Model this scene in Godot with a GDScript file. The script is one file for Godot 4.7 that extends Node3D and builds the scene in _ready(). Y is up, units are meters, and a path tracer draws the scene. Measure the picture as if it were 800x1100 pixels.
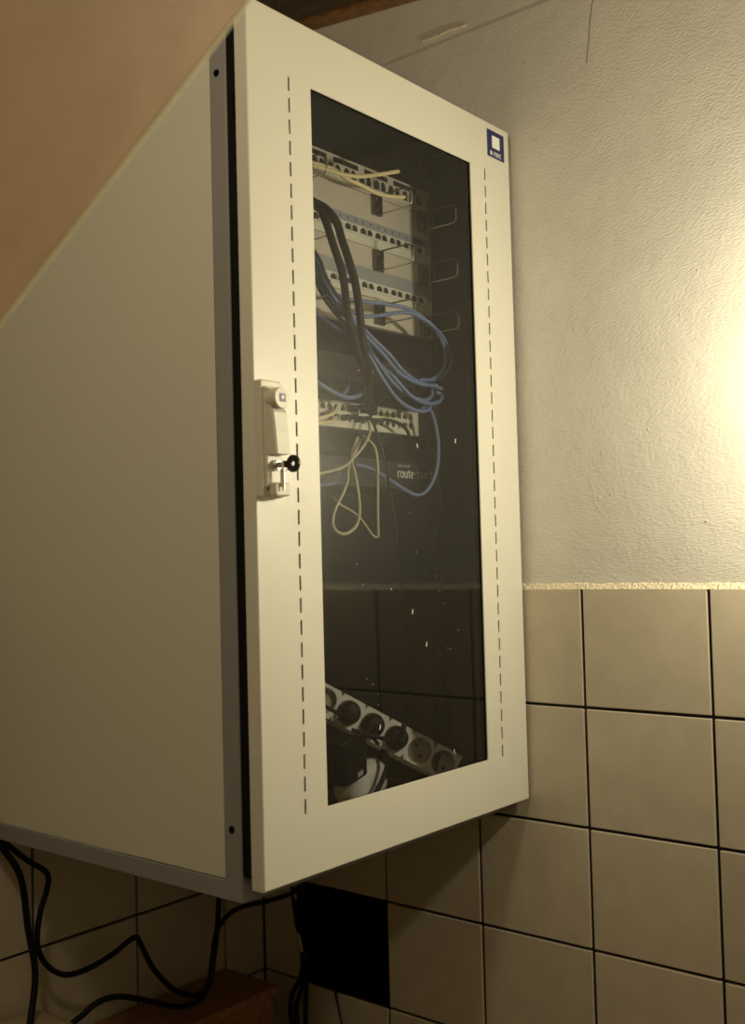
extends Node3D
# A wall-hung network cabinet in the corner of a tiled utility room, lit by a warm lamp just right of the frame.
# Corner of the two walls: x = 0 (right wall), z = 0 (back wall). Tiles end at y = 1.5.

const TILE_W := 0.2069
const TILE_H := 0.1875
const TILE_TOP := 1.5
const FIRST_ROW := 0.1855
const JOINT := 0.0046

# cabinet
const DOOR_Z := 0.6253
const DOOR_BACK := 0.604
const XL := -0.6057
const XR := -0.0068
const YB := 1.162
const YT := 2.258
const WXL := -0.4905
const WXR := -0.1219
const WYB := 1.2425
const WYT := 2.1767
const CL := -0.6015
const CR := -0.011
const CB := 1.1396
const CT := 2.2805
const CF := 0.582
const RACK_Z := 0.5
const RACK_L := -0.5476
const RACK_R := -0.065

const CAM_AT := Vector3(-1.52137, 1.55864, 1.56561)
const CAM_F := Vector3(0.76960, 0.04206, -0.63714)
const CAM_R := Vector3(0.63833, -0.02618, 0.76932)
const CAM_U := Vector3(-0.01567, 0.99877, 0.04700)
const BLUE := [
	[Vector3(-0.3792, 1.9738, 0.5200), Vector3(-0.3756, 1.9558, 0.5325), Vector3(-0.3739, 1.9443, 0.5450), Vector3(-0.3461, 1.9338, 0.5550), Vector3(-0.3109, 1.9342, 0.5633), Vector3(-0.2739, 1.9349, 0.5704), Vector3(-0.2245, 1.9361, 0.5725), Vector3(-0.1817, 1.9246, 0.5746), Vector3(-0.1345, 1.9073, 0.5700), Vector3(-0.1028, 1.8832, 0.5638), Vector3(-0.0953, 1.8632, 0.5558), Vector3(-0.1101, 1.8446, 0.5454), Vector3(-0.1514, 1.8398, 0.5350)],
	[Vector3(-0.3795, 1.9655, 0.5200), Vector3(-0.3719, 1.9483, 0.5325), Vector3(-0.3604, 1.9291, 0.5450), Vector3(-0.3401, 1.9171, 0.5550), Vector3(-0.3118, 1.9120, 0.5633), Vector3(-0.2745, 1.9200, 0.5704), Vector3(-0.2294, 1.9298, 0.5725), Vector3(-0.2018, 1.9273, 0.5746), Vector3(-0.1552, 1.9161, 0.5700), Vector3(-0.1212, 1.8935, 0.5638), Vector3(-0.1088, 1.8676, 0.5558), Vector3(-0.1150, 1.8486, 0.5454), Vector3(-0.1391, 1.8381, 0.5350)],
	[Vector3(-0.4285, 1.9073, 0.5600), Vector3(-0.4118, 1.9015, 0.5560), Vector3(-0.3727, 1.8901, 0.5520), Vector3(-0.3328, 1.8816, 0.5480), Vector3(-0.2947, 1.8702, 0.5440), Vector3(-0.2643, 1.8550, 0.5400)],
	[Vector3(-0.3992, 1.9909, 0.5300), Vector3(-0.3991, 1.9725, 0.5420), Vector3(-0.4014, 1.9472, 0.5540), Vector3(-0.3960, 1.9235, 0.5660), Vector3(-0.3766, 1.9046, 0.5710), Vector3(-0.3462, 1.8963, 0.5725), Vector3(-0.3080, 1.8754, 0.5740), Vector3(-0.2722, 1.8578, 0.5735), Vector3(-0.2363, 1.8392, 0.5690), Vector3(-0.1931, 1.8289, 0.5645), Vector3(-0.1260, 1.8252, 0.5600)],
	[Vector3(-0.4040, 1.9919, 0.5400), Vector3(-0.4056, 1.9730, 0.5533), Vector3(-0.4095, 1.9473, 0.5667), Vector3(-0.4058, 1.9233, 0.5800), Vector3(-0.3808, 1.9064, 0.5800), Vector3(-0.3437, 1.8814, 0.5800), Vector3(-0.2982, 1.8563, 0.5800), Vector3(-0.2527, 1.8318, 0.5767), Vector3(-0.1979, 1.8233, 0.5733), Vector3(-0.1534, 1.8263, 0.5700)],
	[Vector3(-0.4004, 1.9847, 0.5400), Vector3(-0.3963, 1.9678, 0.5482), Vector3(-0.3944, 1.9440, 0.5564), Vector3(-0.3846, 1.9216, 0.5645), Vector3(-0.3650, 1.9026, 0.5695), Vector3(-0.3244, 1.8730, 0.5682), Vector3(-0.2950, 1.8468, 0.5668), Vector3(-0.2575, 1.8200, 0.5655), Vector3(-0.2171, 1.8061, 0.5623), Vector3(-0.1721, 1.8023, 0.5582), Vector3(-0.1461, 1.8112, 0.5541), Vector3(-0.1376, 1.8230, 0.5500)],
	[Vector3(-0.4122, 1.9783, 0.5400), Vector3(-0.4057, 1.9625, 0.5460), Vector3(-0.4014, 1.9396, 0.5520), Vector3(-0.3893, 1.9180, 0.5580), Vector3(-0.3686, 1.8993, 0.5620), Vector3(-0.3180, 1.8600, 0.5650), Vector3(-0.2849, 1.8223, 0.5680), Vector3(-0.2514, 1.7949, 0.5690), Vector3(-0.2095, 1.7835, 0.5660), Vector3(-0.1728, 1.7850, 0.5630), Vector3(-0.1548, 1.7971, 0.5600)],
	[Vector3(-0.3980, 1.9972, 0.5400), Vector3(-0.3908, 1.9814, 0.5455), Vector3(-0.3858, 1.9586, 0.5509), Vector3(-0.3728, 1.9371, 0.5564), Vector3(-0.3524, 1.9182, 0.5609), Vector3(-0.2963, 1.8547, 0.5636), Vector3(-0.2583, 1.8297, 0.5664), Vector3(-0.2191, 1.8037, 0.5691), Vector3(-0.1767, 1.7966, 0.5664), Vector3(-0.1359, 1.8028, 0.5609), Vector3(-0.1182, 1.8155, 0.5555), Vector3(-0.1276, 1.8210, 0.5500)],
	[Vector3(-0.1753, 1.7877, 0.5550), Vector3(-0.1536, 1.7928, 0.5535), Vector3(-0.1353, 1.7710, 0.5520), Vector3(-0.1259, 1.7312, 0.5505), Vector3(-0.1271, 1.6941, 0.5460), Vector3(-0.1415, 1.6657, 0.5400), Vector3(-0.1611, 1.6551, 0.5340), Vector3(-0.1854, 1.6626, 0.5280), Vector3(-0.2226, 1.6800, 0.5220), Vector3(-0.2575, 1.6947, 0.5160), Vector3(-0.2863, 1.6994, 0.5100)],
	[Vector3(-0.3994, 1.8170, 0.5300), Vector3(-0.3933, 1.8088, 0.5367), Vector3(-0.3694, 1.7972, 0.5433), Vector3(-0.3489, 1.7904, 0.5500), Vector3(-0.3201, 1.7951, 0.5450), Vector3(-0.2947, 1.8066, 0.5400), Vector3(-0.2859, 1.8235, 0.5350)],
	[Vector3(-0.3485, 1.7954, 0.5300), Vector3(-0.3396, 1.7975, 0.5367), Vector3(-0.3289, 1.8062, 0.5367), Vector3(-0.3187, 1.8178, 0.5300)],
	[Vector3(-0.4155, 1.6620, 0.5400), Vector3(-0.4018, 1.6622, 0.5450), Vector3(-0.3818, 1.6639, 0.5500), Vector3(-0.3424, 1.6737, 0.5350), Vector3(-0.3184, 1.6888, 0.5200)],
]
const BLACK := [
	[Vector3(-0.4145, 2.0659, 0.5450), Vector3(-0.4217, 2.0525, 0.5637), Vector3(-0.4282, 2.0382, 0.5825), Vector3(-0.4255, 2.0175, 0.5905), Vector3(-0.4147, 1.9924, 0.5913), Vector3(-0.4001, 1.9627, 0.5918), Vector3(-0.3923, 1.9368, 0.5910), Vector3(-0.3856, 1.8986, 0.5902), Vector3(-0.3662, 1.8631, 0.5850), Vector3(-0.3427, 1.8333, 0.5787), Vector3(-0.3206, 1.8170, 0.5675), Vector3(-0.2947, 1.7986, 0.5488), Vector3(-0.2752, 1.7787, 0.5300)],
	[Vector3(-0.4090, 2.0710, 0.5400), Vector3(-0.4161, 2.0583, 0.5587), Vector3(-0.4130, 2.0455, 0.5775), Vector3(-0.4011, 2.0278, 0.5862), Vector3(-0.3926, 2.0043, 0.5883), Vector3(-0.3816, 1.9785, 0.5900), Vector3(-0.3687, 1.9491, 0.5900), Vector3(-0.3618, 1.9171, 0.5900), Vector3(-0.3484, 1.8828, 0.5833), Vector3(-0.3331, 1.8518, 0.5750), Vector3(-0.3110, 1.8268, 0.5633), Vector3(-0.2901, 1.7965, 0.5467), Vector3(-0.2665, 1.7766, 0.5300)],
]
const THIN := [
	[Vector3(-0.2587, 1.7664, 0.5250), Vector3(-0.2626, 1.7540, 0.5333), Vector3(-0.2505, 1.7053, 0.5400), Vector3(-0.2399, 1.6597, 0.5400), Vector3(-0.2270, 1.6079, 0.5378), Vector3(-0.2157, 1.5488, 0.5322), Vector3(-0.1896, 1.4874, 0.5200), Vector3(-0.1558, 1.4264, 0.5033), Vector3(-0.1293, 1.3546, 0.4822), Vector3(-0.1130, 1.3029, 0.4600)],
	[Vector3(-0.2570, 1.7699, 0.5200), Vector3(-0.2492, 1.7685, 0.5264), Vector3(-0.2299, 1.7694, 0.5329), Vector3(-0.2021, 1.7651, 0.5336), Vector3(-0.1804, 1.7551, 0.5314), Vector3(-0.1700, 1.7401, 0.5271), Vector3(-0.1669, 1.7247, 0.5186), Vector3(-0.1682, 1.7187, 0.5100)],
	[Vector3(-0.4259, 1.6727, 0.5500), Vector3(-0.4123, 1.6769, 0.5533), Vector3(-0.3665, 1.6879, 0.5567), Vector3(-0.3444, 1.7035, 0.5600), Vector3(-0.3099, 1.7240, 0.5500), Vector3(-0.2842, 1.7447, 0.5400), Vector3(-0.2736, 1.7647, 0.5300)],
]
const CREAM := [
	[Vector3(-0.4112, 2.1187, 0.5400), Vector3(-0.4049, 2.1166, 0.5467), Vector3(-0.3809, 2.1153, 0.5533), Vector3(-0.3562, 2.1133, 0.5600), Vector3(-0.3295, 2.1151, 0.5667), Vector3(-0.2958, 2.1243, 0.5733), Vector3(-0.2479, 2.1407, 0.5800)],
	[Vector3(-0.4110, 2.1241, 0.5400), Vector3(-0.4053, 2.1204, 0.5471), Vector3(-0.3686, 2.1187, 0.5543), Vector3(-0.3478, 2.1082, 0.5614), Vector3(-0.3220, 2.1045, 0.5660), Vector3(-0.2903, 2.1003, 0.5680), Vector3(-0.2573, 2.1023, 0.5700), Vector3(-0.2254, 2.1086, 0.5720)],
]
const GREY := [
	[Vector3(-0.3006, 1.7375, 0.5300), Vector3(-0.3213, 1.7175, 0.5380), Vector3(-0.3340, 1.6991, 0.5460), Vector3(-0.3372, 1.6801, 0.5540), Vector3(-0.3376, 1.6500, 0.5603), Vector3(-0.3381, 1.6231, 0.5617), Vector3(-0.3487, 1.6036, 0.5630), Vector3(-0.3729, 1.5928, 0.5643), Vector3(-0.3935, 1.5974, 0.5643), Vector3(-0.3983, 1.6105, 0.5630), Vector3(-0.3893, 1.6295, 0.5617), Vector3(-0.3709, 1.6517, 0.5603), Vector3(-0.3540, 1.6700, 0.5540), Vector3(-0.3421, 1.6885, 0.5460), Vector3(-0.3195, 1.7107, 0.5380), Vector3(-0.2943, 1.7351, 0.5300)],
	[Vector3(-0.2816, 1.7421, 0.5250), Vector3(-0.2810, 1.7348, 0.5333), Vector3(-0.2762, 1.7241, 0.5417), Vector3(-0.2806, 1.7029, 0.5500), Vector3(-0.2768, 1.6706, 0.5467), Vector3(-0.2743, 1.6326, 0.5433), Vector3(-0.2710, 1.5888, 0.5400)],
	[Vector3(-0.3474, 1.6498, 0.5200), Vector3(-0.3394, 1.6385, 0.5240), Vector3(-0.3101, 1.6251, 0.5280), Vector3(-0.2962, 1.6127, 0.5320), Vector3(-0.2781, 1.5911, 0.5360), Vector3(-0.2721, 1.5888, 0.5400)],
]
const CREAMSW := [
	[Vector3(-0.4232, 1.7506, 0.5500), Vector3(-0.3948, 1.7579, 0.5400), Vector3(-0.3658, 1.7647, 0.5300), Vector3(-0.3401, 1.7734, 0.5200), Vector3(-0.3234, 1.7822, 0.5100)],
	[Vector3(-0.4234, 1.7454, 0.5500), Vector3(-0.3875, 1.7522, 0.5367), Vector3(-0.3526, 1.7576, 0.5233), Vector3(-0.3250, 1.7668, 0.5100)],
]
const LOWA := [Vector3(-0.6147, 1.1667, 0.0300), Vector3(-0.5973, 1.1314, 0.0371), Vector3(-0.5671, 1.0756, 0.0443), Vector3(-0.5596, 0.9963, 0.0514), Vector3(-0.5536, 0.9404, 0.0586), Vector3(-0.5587, 0.9053, 0.0657), Vector3(-0.5740, 0.8699, 0.0786), Vector3(-0.5914, 0.8454, 0.1000)]
const LOWB := [Vector3(-0.6240, 1.1686, 0.0300), Vector3(-0.5953, 1.1390, 0.0339), Vector3(-0.5536, 1.0988, 0.0378), Vector3(-0.5196, 1.0711, 0.0417), Vector3(-0.5200, 1.0484, 0.0457), Vector3(-0.5366, 1.0127, 0.0496), Vector3(-0.5426, 0.9669, 0.0500), Vector3(-0.5273, 0.9306, 0.0500), Vector3(-0.4952, 0.9051, 0.0513), Vector3(-0.4547, 0.9024, 0.0552), Vector3(-0.4069, 0.9130, 0.0591), Vector3(-0.3656, 0.9294, 0.0630), Vector3(-0.3553, 0.9165, 0.0670), Vector3(-0.3318, 0.8684, 0.0709), Vector3(-0.2914, 0.8221, 0.0748), Vector3(-0.2492, 0.7999, 0.0787), Vector3(-0.2244, 0.8112, 0.0852), Vector3(-0.2193, 0.8567, 0.0930), Vector3(-0.2171, 0.9017, 0.1017), Vector3(-0.2086, 0.9299, 0.1174), Vector3(-0.1870, 0.9449, 0.1330), Vector3(-0.1303, 0.9469, 0.1530), Vector3(-0.1038, 0.9559, 0.1765), Vector3(-0.0962, 0.9747, 0.2000)]
const LOWC := [Vector3(-0.5075, 0.8294, 0.0700), Vector3(-0.4799, 0.8416, 0.0755), Vector3(-0.4550, 0.8553, 0.0818), Vector3(-0.4230, 0.8569, 0.0927), Vector3(-0.3787, 0.8396, 0.1018), Vector3(-0.3189, 0.8106, 0.1073), Vector3(-0.2786, 0.8048, 0.1127), Vector3(-0.2513, 0.8240, 0.1182), Vector3(-0.2233, 0.8783, 0.1055), Vector3(-0.1958, 0.9217, 0.0836), Vector3(-0.1851, 0.9587, 0.0755), Vector3(-0.1771, 0.9892, 0.0700)]
const DROP := [
	[Vector3(-0.1000, 0.9802, 0.1783), Vector3(-0.0867, 0.9499, 0.1669), Vector3(-0.0733, 0.9031, 0.1596), Vector3(-0.0600, 0.8563, 0.1549), Vector3(-0.0567, 0.8220, 0.1577), Vector3(-0.0533, 0.7852, 0.1486), Vector3(-0.0500, 0.7533, 0.1253), Vector3(-0.0500, 0.7292, 0.1173), Vector3(-0.0500, 0.7005, 0.1188), Vector3(-0.0500, 0.6692, 0.1298)],
	[Vector3(-0.0900, 0.9773, 0.1756), Vector3(-0.0767, 0.9469, 0.1642), Vector3(-0.0633, 0.8999, 0.1571), Vector3(-0.0500, 0.8529, 0.1524), Vector3(-0.0483, 0.8223, 0.1546), Vector3(-0.0467, 0.7838, 0.1518), Vector3(-0.0450, 0.7493, 0.1372), Vector3(-0.0450, 0.7264, 0.1269), Vector3(-0.0450, 0.7012, 0.1285), Vector3(-0.0450, 0.6687, 0.1346)],
	[Vector3(-0.0800, 0.9749, 0.1753), Vector3(-0.0629, 0.9427, 0.1604), Vector3(-0.0457, 0.8933, 0.1473), Vector3(-0.0386, 0.8454, 0.1485), Vector3(-0.0364, 0.8053, 0.1476), Vector3(-0.0350, 0.7615, 0.1448), Vector3(-0.0350, 0.7094, 0.1408), Vector3(-0.0350, 0.6676, 0.1442)],
	[Vector3(-0.1000, 0.9822, 0.1900), Vector3(-0.0850, 0.9465, 0.1687), Vector3(-0.0700, 0.8931, 0.1561), Vector3(-0.0625, 0.8541, 0.1572), Vector3(-0.0550, 0.8217, 0.1585)],
]
const THINDROP := [Vector3(-0.0060, 0.7957, 0.1853), Vector3(-0.0070, 0.7549, 0.1918), Vector3(-0.0080, 0.7235, 0.2008), Vector3(-0.0140, 0.7030, 0.2123), Vector3(-0.0200, 0.6660, 0.2232)]
const SPECKS_AND_GLINTS := [Vector3(-0.2851, 1.5649, 0.6193), Vector3(-0.3461, 1.5138, 0.6193), Vector3(-0.2988, 1.4801, 0.6193), Vector3(-0.2679, 1.4314, 0.6193), Vector3(-0.2156, 1.4218, 0.6193), Vector3(-0.2086, 1.4198, 0.6193), Vector3(-0.1881, 1.4460, 0.6193), Vector3(-0.2217, 1.4882, 0.6193), Vector3(-0.2324, 1.5065, 0.6193), Vector3(-0.3805, 1.3731, 0.6193), Vector3(-0.3811, 1.3581, 0.6193), Vector3(-0.3784, 1.3274, 0.6193), Vector3(-0.2067, 1.2683, 0.6193), Vector3(-0.2769, 1.7188, 0.6193), Vector3(-0.1809, 1.7319, 0.6193), Vector3(-0.1296, 1.8550, 0.6193), Vector3(-0.2990, 1.6210, 0.6193), Vector3(-0.4185, 1.5503, 0.6193), Vector3(-0.4060, 1.5224, 0.6193), Vector3(-0.1224, 1.9915, 0.6193), Vector3(-0.4653, 1.3526, 0.6193), Vector3(-0.3919, 1.3870, 0.6193), Vector3(-0.4033, 1.3957, 0.6193)]

var used := {}
var boxes := {}
var M := {}


func numbered(called: String) -> String:
	if not used.has(called):
		used[called] = 0
		return called
	used[called] += 1
	return "%s_%03d" % [called, used[called]]


func obj(called: String, mesh: Mesh, mat: Material, parent: Node = self, at := Vector3.ZERO, turn := Vector3.ZERO) -> MeshInstance3D:
	var o := MeshInstance3D.new()
	o.mesh = mesh
	o.material_override = mat
	o.position = at
	o.rotation = turn
	if parent == self:
		o.name = numbered(called)
	else:
		o.name = called
		var k := 0
		while parent.has_node(NodePath(o.name)):
			k += 1
			o.name = "%s_%03d" % [called, k]
	parent.add_child(o, true)
	return o


func thing(called: String, label: String, category: String, at := Vector3.ZERO, group := "") -> Node3D:
	var o := Node3D.new()
	o.name = numbered(called)
	add_child(o)
	o.position = at
	return tag(o, label, category, group)


func tag(o: Node3D, label: String, category: String, group := "") -> Node3D:
	o.set_meta("label", label)
	o.set_meta("category", category)
	if group:
		o.set_meta("group", group)
	return o


func setting(called: String, label: String, at := Vector3.ZERO) -> Node3D:
	var o := Node3D.new()
	o.name = numbered(called)
	add_child(o)
	o.position = at
	o.set_meta("kind", "structure")
	o.set_meta("label", label)
	o.set_meta("category", "room part")
	return o


# ---------------------------------------------------------------- mesh helpers

func tri(st: SurfaceTool, a: Vector3, b: Vector3, c: Vector3, na: Vector3, nb: Vector3, nc: Vector3) -> void:
	if (b - a).cross(c - a).dot(na + nb + nc) > 0.0:
		var t := b
		b = c
		c = t
		t = nb
		nb = nc
		nc = t
	st.set_normal(na)
	st.add_vertex(a)
	st.set_normal(nb)
	st.add_vertex(b)
	st.set_normal(nc)
	st.add_vertex(c)


func quad(st: SurfaceTool, a: Vector3, b: Vector3, c: Vector3, d: Vector3, n: Vector3) -> void:
	tri(st, a, b, c, n, n, n)
	tri(st, a, c, d, n, n, n)


func begin() -> SurfaceTool:
	var st := SurfaceTool.new()
	st.begin(Mesh.PRIMITIVE_TRIANGLES)
	return st


# a box whose edges are rounded with radius r
func add_rbox(st: SurfaceTool, size: Vector3, r: float, at := Vector3.ZERO, basis := Basis.IDENTITY, seg := 1) -> void:
	var h := size / 2.0
	r = minf(r, minf(h.x, minf(h.y, h.z)) * 0.999)
	for axis in 3:
		var u := (axis + 1) % 3
		var v := (axis + 2) % 3
		var us := edges(h[u], r, seg)
		var vs := edges(h[v], r, seg)
		for s in [-1.0, 1.0]:
			for i in us.size() - 1:
				for j in vs.size() - 1:
					var ps := []
					var ns := []
					for q in [[i, j], [i + 1, j], [i + 1, j + 1], [i, j + 1]]:
						var p := Vector3.ZERO
						p[axis] = h[axis] * s
						p[u] = us[q[0]]
						p[v] = vs[q[1]]
						var inner := p.clamp(-(h - Vector3.ONE * r), h - Vector3.ONE * r)
						var d := (p - inner).normalized()
						ps.append(basis * (inner + d * r) + at)
						ns.append(basis * d)
					tri(st, ps[0], ps[1], ps[2], ns[0], ns[1], ns[2])
					tri(st, ps[0], ps[2], ps[3], ns[0], ns[2], ns[3])


func edges(h: float, r: float, seg: int) -> Array:
	var a := []
	for k in seg + 1:
		a.append(-h + r * (1.0 - cos(PI / 2 * k / seg)) if seg > 1 else -h + r * k)
	for k in seg + 1:
		a.append(-a[seg - k])
	return a


func rbox(size: Vector3, r := 0.001, seg := 1) -> ArrayMesh:
	var key := "%s %s %d" % [size, r, seg]
	if not boxes.has(key):
		var st := begin()
		add_rbox(st, size, r, Vector3.ZERO, Basis.IDENTITY, seg)
		boxes[key] = st.commit()
	return boxes[key]


# a box given by its two corners, as a part
func block(called: String, lo: Vector3, hi: Vector3, mat: Material, parent: Node = self, r := 0.0008) -> MeshInstance3D:
	return obj(called, rbox(hi - lo, r), mat, parent, (lo + hi) / 2.0)


func smooth_path(points: Array, step := 0.006) -> Array:
	var out := []
	var n := points.size()
	for i in n - 1:
		var p0: Vector3 = points[maxi(i - 1, 0)]
		var p1: Vector3 = points[i]
		var p2: Vector3 = points[i + 1]
		var p3: Vector3 = points[mini(i + 2, n - 1)]
		var k := maxi(2, ceili(p1.distance_to(p2) / step))
		for j in k:
			out.append(p1.cubic_interpolate(p2, p0, p3, float(j) / k))
	out.append(points[n - 1])
	return out


func add_tube(st: SurfaceTool, points: Array, r: float, sides := 8, closed := false) -> void:
	var n := points.size()
	var rings := []
	var normals := []
	var up := Vector3.ZERO
	for i in n:
		var a: Vector3 = points[(i - 1 + n) % n] if closed else points[maxi(i - 1, 0)]
		var b: Vector3 = points[(i + 1) % n] if closed else points[mini(i + 1, n - 1)]
		var t := (b - a).normalized()
		if up == Vector3.ZERO:
			up = t.cross(Vector3(0.31, 0.9, 0.2)).normalized()
		up = (up - t * up.dot(t)).normalized()
		var side := t.cross(up)
		var ring := []
		var norm := []
		for k in sides:
			var d := up * cos(TAU * k / sides) + side * sin(TAU * k / sides)
			ring.append(points[i] + d * r)
			norm.append(d)
		rings.append(ring)
		normals.append(norm)
	for i in (n if closed else n - 1):
		var j := (i + 1) % n
		for k in sides:
			var l := (k + 1) % sides
			tri(st, rings[i][k], rings[i][l], rings[j][l], normals[i][k], normals[i][l], normals[j][l])
			tri(st, rings[i][k], rings[j][l], rings[j][k], normals[i][k], normals[j][l], normals[j][k])
	if not closed:
		for e in [[0, 1], [n - 1, n - 2]]:
			var out: Vector3 = (points[e[0]] - points[e[1]]).normalized()
			for k in sides:
				tri(st, points[e[0]], rings[e[0]][k], rings[e[0]][(k + 1) % sides], out, out, out)


func tube(points: Array, r: float, sides := 8, step := 0.006) -> ArrayMesh:
	var st := begin()
	add_tube(st, smooth_path(points, step), r, sides)
	return st.commit()


# a turned shape: profile of (radius, height) pairs about the local z axis
func add_lathe(st: SurfaceTool, profile: Array, sides := 24, at := Vector3.ZERO, basis := Basis.IDENTITY) -> void:
	for i in profile.size() - 1:
		var a: Vector2 = profile[i]
		var b: Vector2 = profile[i + 1]
		var d := (b - a).normalized()
		for k in sides:
			var t0 := TAU * k / sides
			var t1 := TAU * (k + 1) / sides
			var c0 := Vector3(cos(t0), sin(t0), 0)
			var c1 := Vector3(cos(t1), sin(t1), 0)
			var n0 := basis * (c0 * d.y + Vector3(0, 0, -d.x))
			var n1 := basis * (c1 * d.y + Vector3(0, 0, -d.x))
			var p := [c0 * a.x + Vector3(0, 0, a.y), c1 * a.x + Vector3(0, 0, a.y), c1 * b.x + Vector3(0, 0, b.y), c0 * b.x + Vector3(0, 0, b.y)]
			for q in 4:
				p[q] = basis * p[q] + at
			if a.x > 1e-6:
				tri(st, p[0], p[1], p[2], n0, n1, n1)
			if b.x > 1e-6:
				tri(st, p[0], p[2], p[3], n0, n1, n0)


func lathe(profile: Array, sides := 24) -> ArrayMesh:
	var st := begin()
	add_lathe(st, profile, sides)
	return st.commit()


# a sheet facing +z at height z with rectangular openings (Rect2), each with side walls of the given depth
func add_sheet(st: SurfaceTool, area: Rect2, holes: Array, z: float, facing: float, depth: float) -> void:
	var xs := [area.position.x, area.end.x]
	var ys := [area.position.y, area.end.y]
	for h in holes:
		for q in [h.position.x, h.end.x]:
			if not xs.has(q):
				xs.append(q)
		for q in [h.position.y, h.end.y]:
			if not ys.has(q):
				ys.append(q)
	xs.sort()
	ys.sort()
	var n := Vector3(0, 0, facing)
	for i in xs.size() - 1:
		for j in ys.size() - 1:
			var mid := Vector2((xs[i] + xs[i + 1]) / 2.0, (ys[j] + ys[j + 1]) / 2.0)
			var open := false
			for h in holes:
				if h.has_point(mid):
					open = true
					break
			if not open:
				quad(st, Vector3(xs[i], ys[j], z), Vector3(xs[i + 1], ys[j], z), Vector3(xs[i + 1], ys[j + 1], z), Vector3(xs[i], ys[j + 1], z), n)
	if depth > 0.0:
		for h in holes:
			add_wall_ring(st, h, z, z - depth * facing, -1.0)


# four walls round a rectangle from za to zb; sign 1 faces outwards, -1 into the opening
func add_wall_ring(st: SurfaceTool, h: Rect2, za: float, zb: float, facing: float) -> void:
	var a := h.position
	var b := h.end
	quad(st, Vector3(a.x, a.y, za), Vector3(a.x, b.y, za), Vector3(a.x, b.y, zb), Vector3(a.x, a.y, zb), Vector3(-facing, 0, 0))
	quad(st, Vector3(b.x, a.y, za), Vector3(b.x, b.y, za), Vector3(b.x, b.y, zb), Vector3(b.x, a.y, zb), Vector3(facing, 0, 0))
	quad(st, Vector3(a.x, a.y, za), Vector3(b.x, a.y, za), Vector3(b.x, a.y, zb), Vector3(a.x, a.y, zb), Vector3(0, -facing, 0))
	quad(st, Vector3(a.x, b.y, za), Vector3(b.x, b.y, za), Vector3(b.x, b.y, zb), Vector3(a.x, b.y, zb), Vector3(0, facing, 0))


# flat outline in the xy plane, extruded along z
func prism(outline: PackedVector2Array, depth: float) -> ArrayMesh:
	var st := begin()
	var ids := Geometry2D.triangulate_polygon(outline)
	for k in range(0, ids.size(), 3):
		var a := outline[ids[k]]
		var b := outline[ids[k + 1]]
		var c := outline[ids[k + 2]]
		tri(st, Vector3(a.x, a.y, depth), Vector3(b.x, b.y, depth), Vector3(c.x, c.y, depth), Vector3.BACK, Vector3.BACK, Vector3.BACK)
		tri(st, Vector3(a.x, a.y, 0), Vector3(b.x, b.y, 0), Vector3(c.x, c.y, 0), Vector3.FORWARD, Vector3.FORWARD, Vector3.FORWARD)
	var turn := -1.0 if Geometry2D.is_polygon_clockwise(outline) else 1.0
	for i in outline.size():
		var a := outline[i]
		var b := outline[(i + 1) % outline.size()]
		var n := Vector3(b.y - a.y, a.x - b.x, 0).normalized() * turn
		quad(st, Vector3(a.x, a.y, 0), Vector3(b.x, b.y, 0), Vector3(b.x, b.y, depth), Vector3(a.x, a.y, depth), n)
	return st.commit()


# lettering that fills the given width and height, standing on the xy plane, its lower left corner at the origin
func lettering(text: String, width: float, height: float, bold := true) -> Dictionary:
	var font := SystemFont.new()
	font.font_names = PackedStringArray(["Droid Sans"])
	font.font_weight = 700 if bold else 400
	var t := TextMesh.new()
	t.text = text
	t.font = font
	t.font_size = 64
	t.pixel_size = 0.001
	t.depth = 0.004
	t.curve_step = 2.0
	var box := t.get_aabb()
	var s := Vector3(width / box.size.x, height / box.size.y, 0.06)
	return {"mesh": t, "scale": s, "offset": Vector3(-box.position.x * s.x, -box.position.y * s.y, 0)}


func write(called: String, text: String, lo: Vector2, hi: Vector2, z: float, mat: Material, parent: Node, bold := true) -> void:
	var t := lettering(text, hi.x - lo.x, hi.y - lo.y, bold)
	var o := obj(called, t.mesh, mat, parent, Vector3(lo.x, lo.y, z) + t.offset)
	o.scale = t.scale


# ---------------------------------------------------------------- materials

func noise_image(seed_value: int, frequency: float, octaves: int, size := 512, lo := 0.0, hi := 1.0) -> Image:
	var n := FastNoiseLite.new()
	n.seed = seed_value
	n.noise_type = FastNoiseLite.TYPE_SIMPLEX_SMOOTH
	n.frequency = frequency
	n.fractal_octaves = octaves
	var im := n.get_seamless_image(size, size)
	im.convert(Image.FORMAT_RGB8)
	if lo != 0.0 or hi != 1.0:
		for y in size:
			for x in size:
				var v := lerpf(lo, hi, im.get_pixel(x, y).r)
				im.set_pixel(x, y, Color(v, v, v))
	return im


func paint(color: Color, roughness := 0.5, metallic := 0.0, specular := 0.5) -> StandardMaterial3D:
	var m := StandardMaterial3D.new()
	m.albedo_color = color
	m.roughness = roughness
	m.metallic = metallic
	m.metallic_specular = specular
	return m


func mottled(m: StandardMaterial3D, im: Image, per_metre: float, world := true) -> StandardMaterial3D:
	m.albedo_texture = ImageTexture.create_from_image(im)
	m.uv1_triplanar = true
	m.uv1_world_triplanar = world
	m.uv1_scale = Vector3.ONE * per_metre
	return m


func relief(m: StandardMaterial3D, im: Image, per_metre: float, centimetres: float, world := true) -> StandardMaterial3D:
	m.heightmap_enabled = true
	m.heightmap_texture = ImageTexture.create_from_image(im)
	m.heightmap_scale = centimetres
	m.uv1_triplanar = true
	m.uv1_world_triplanar = world
	m.uv1_scale = Vector3.ONE * per_metre
	return m


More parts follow.
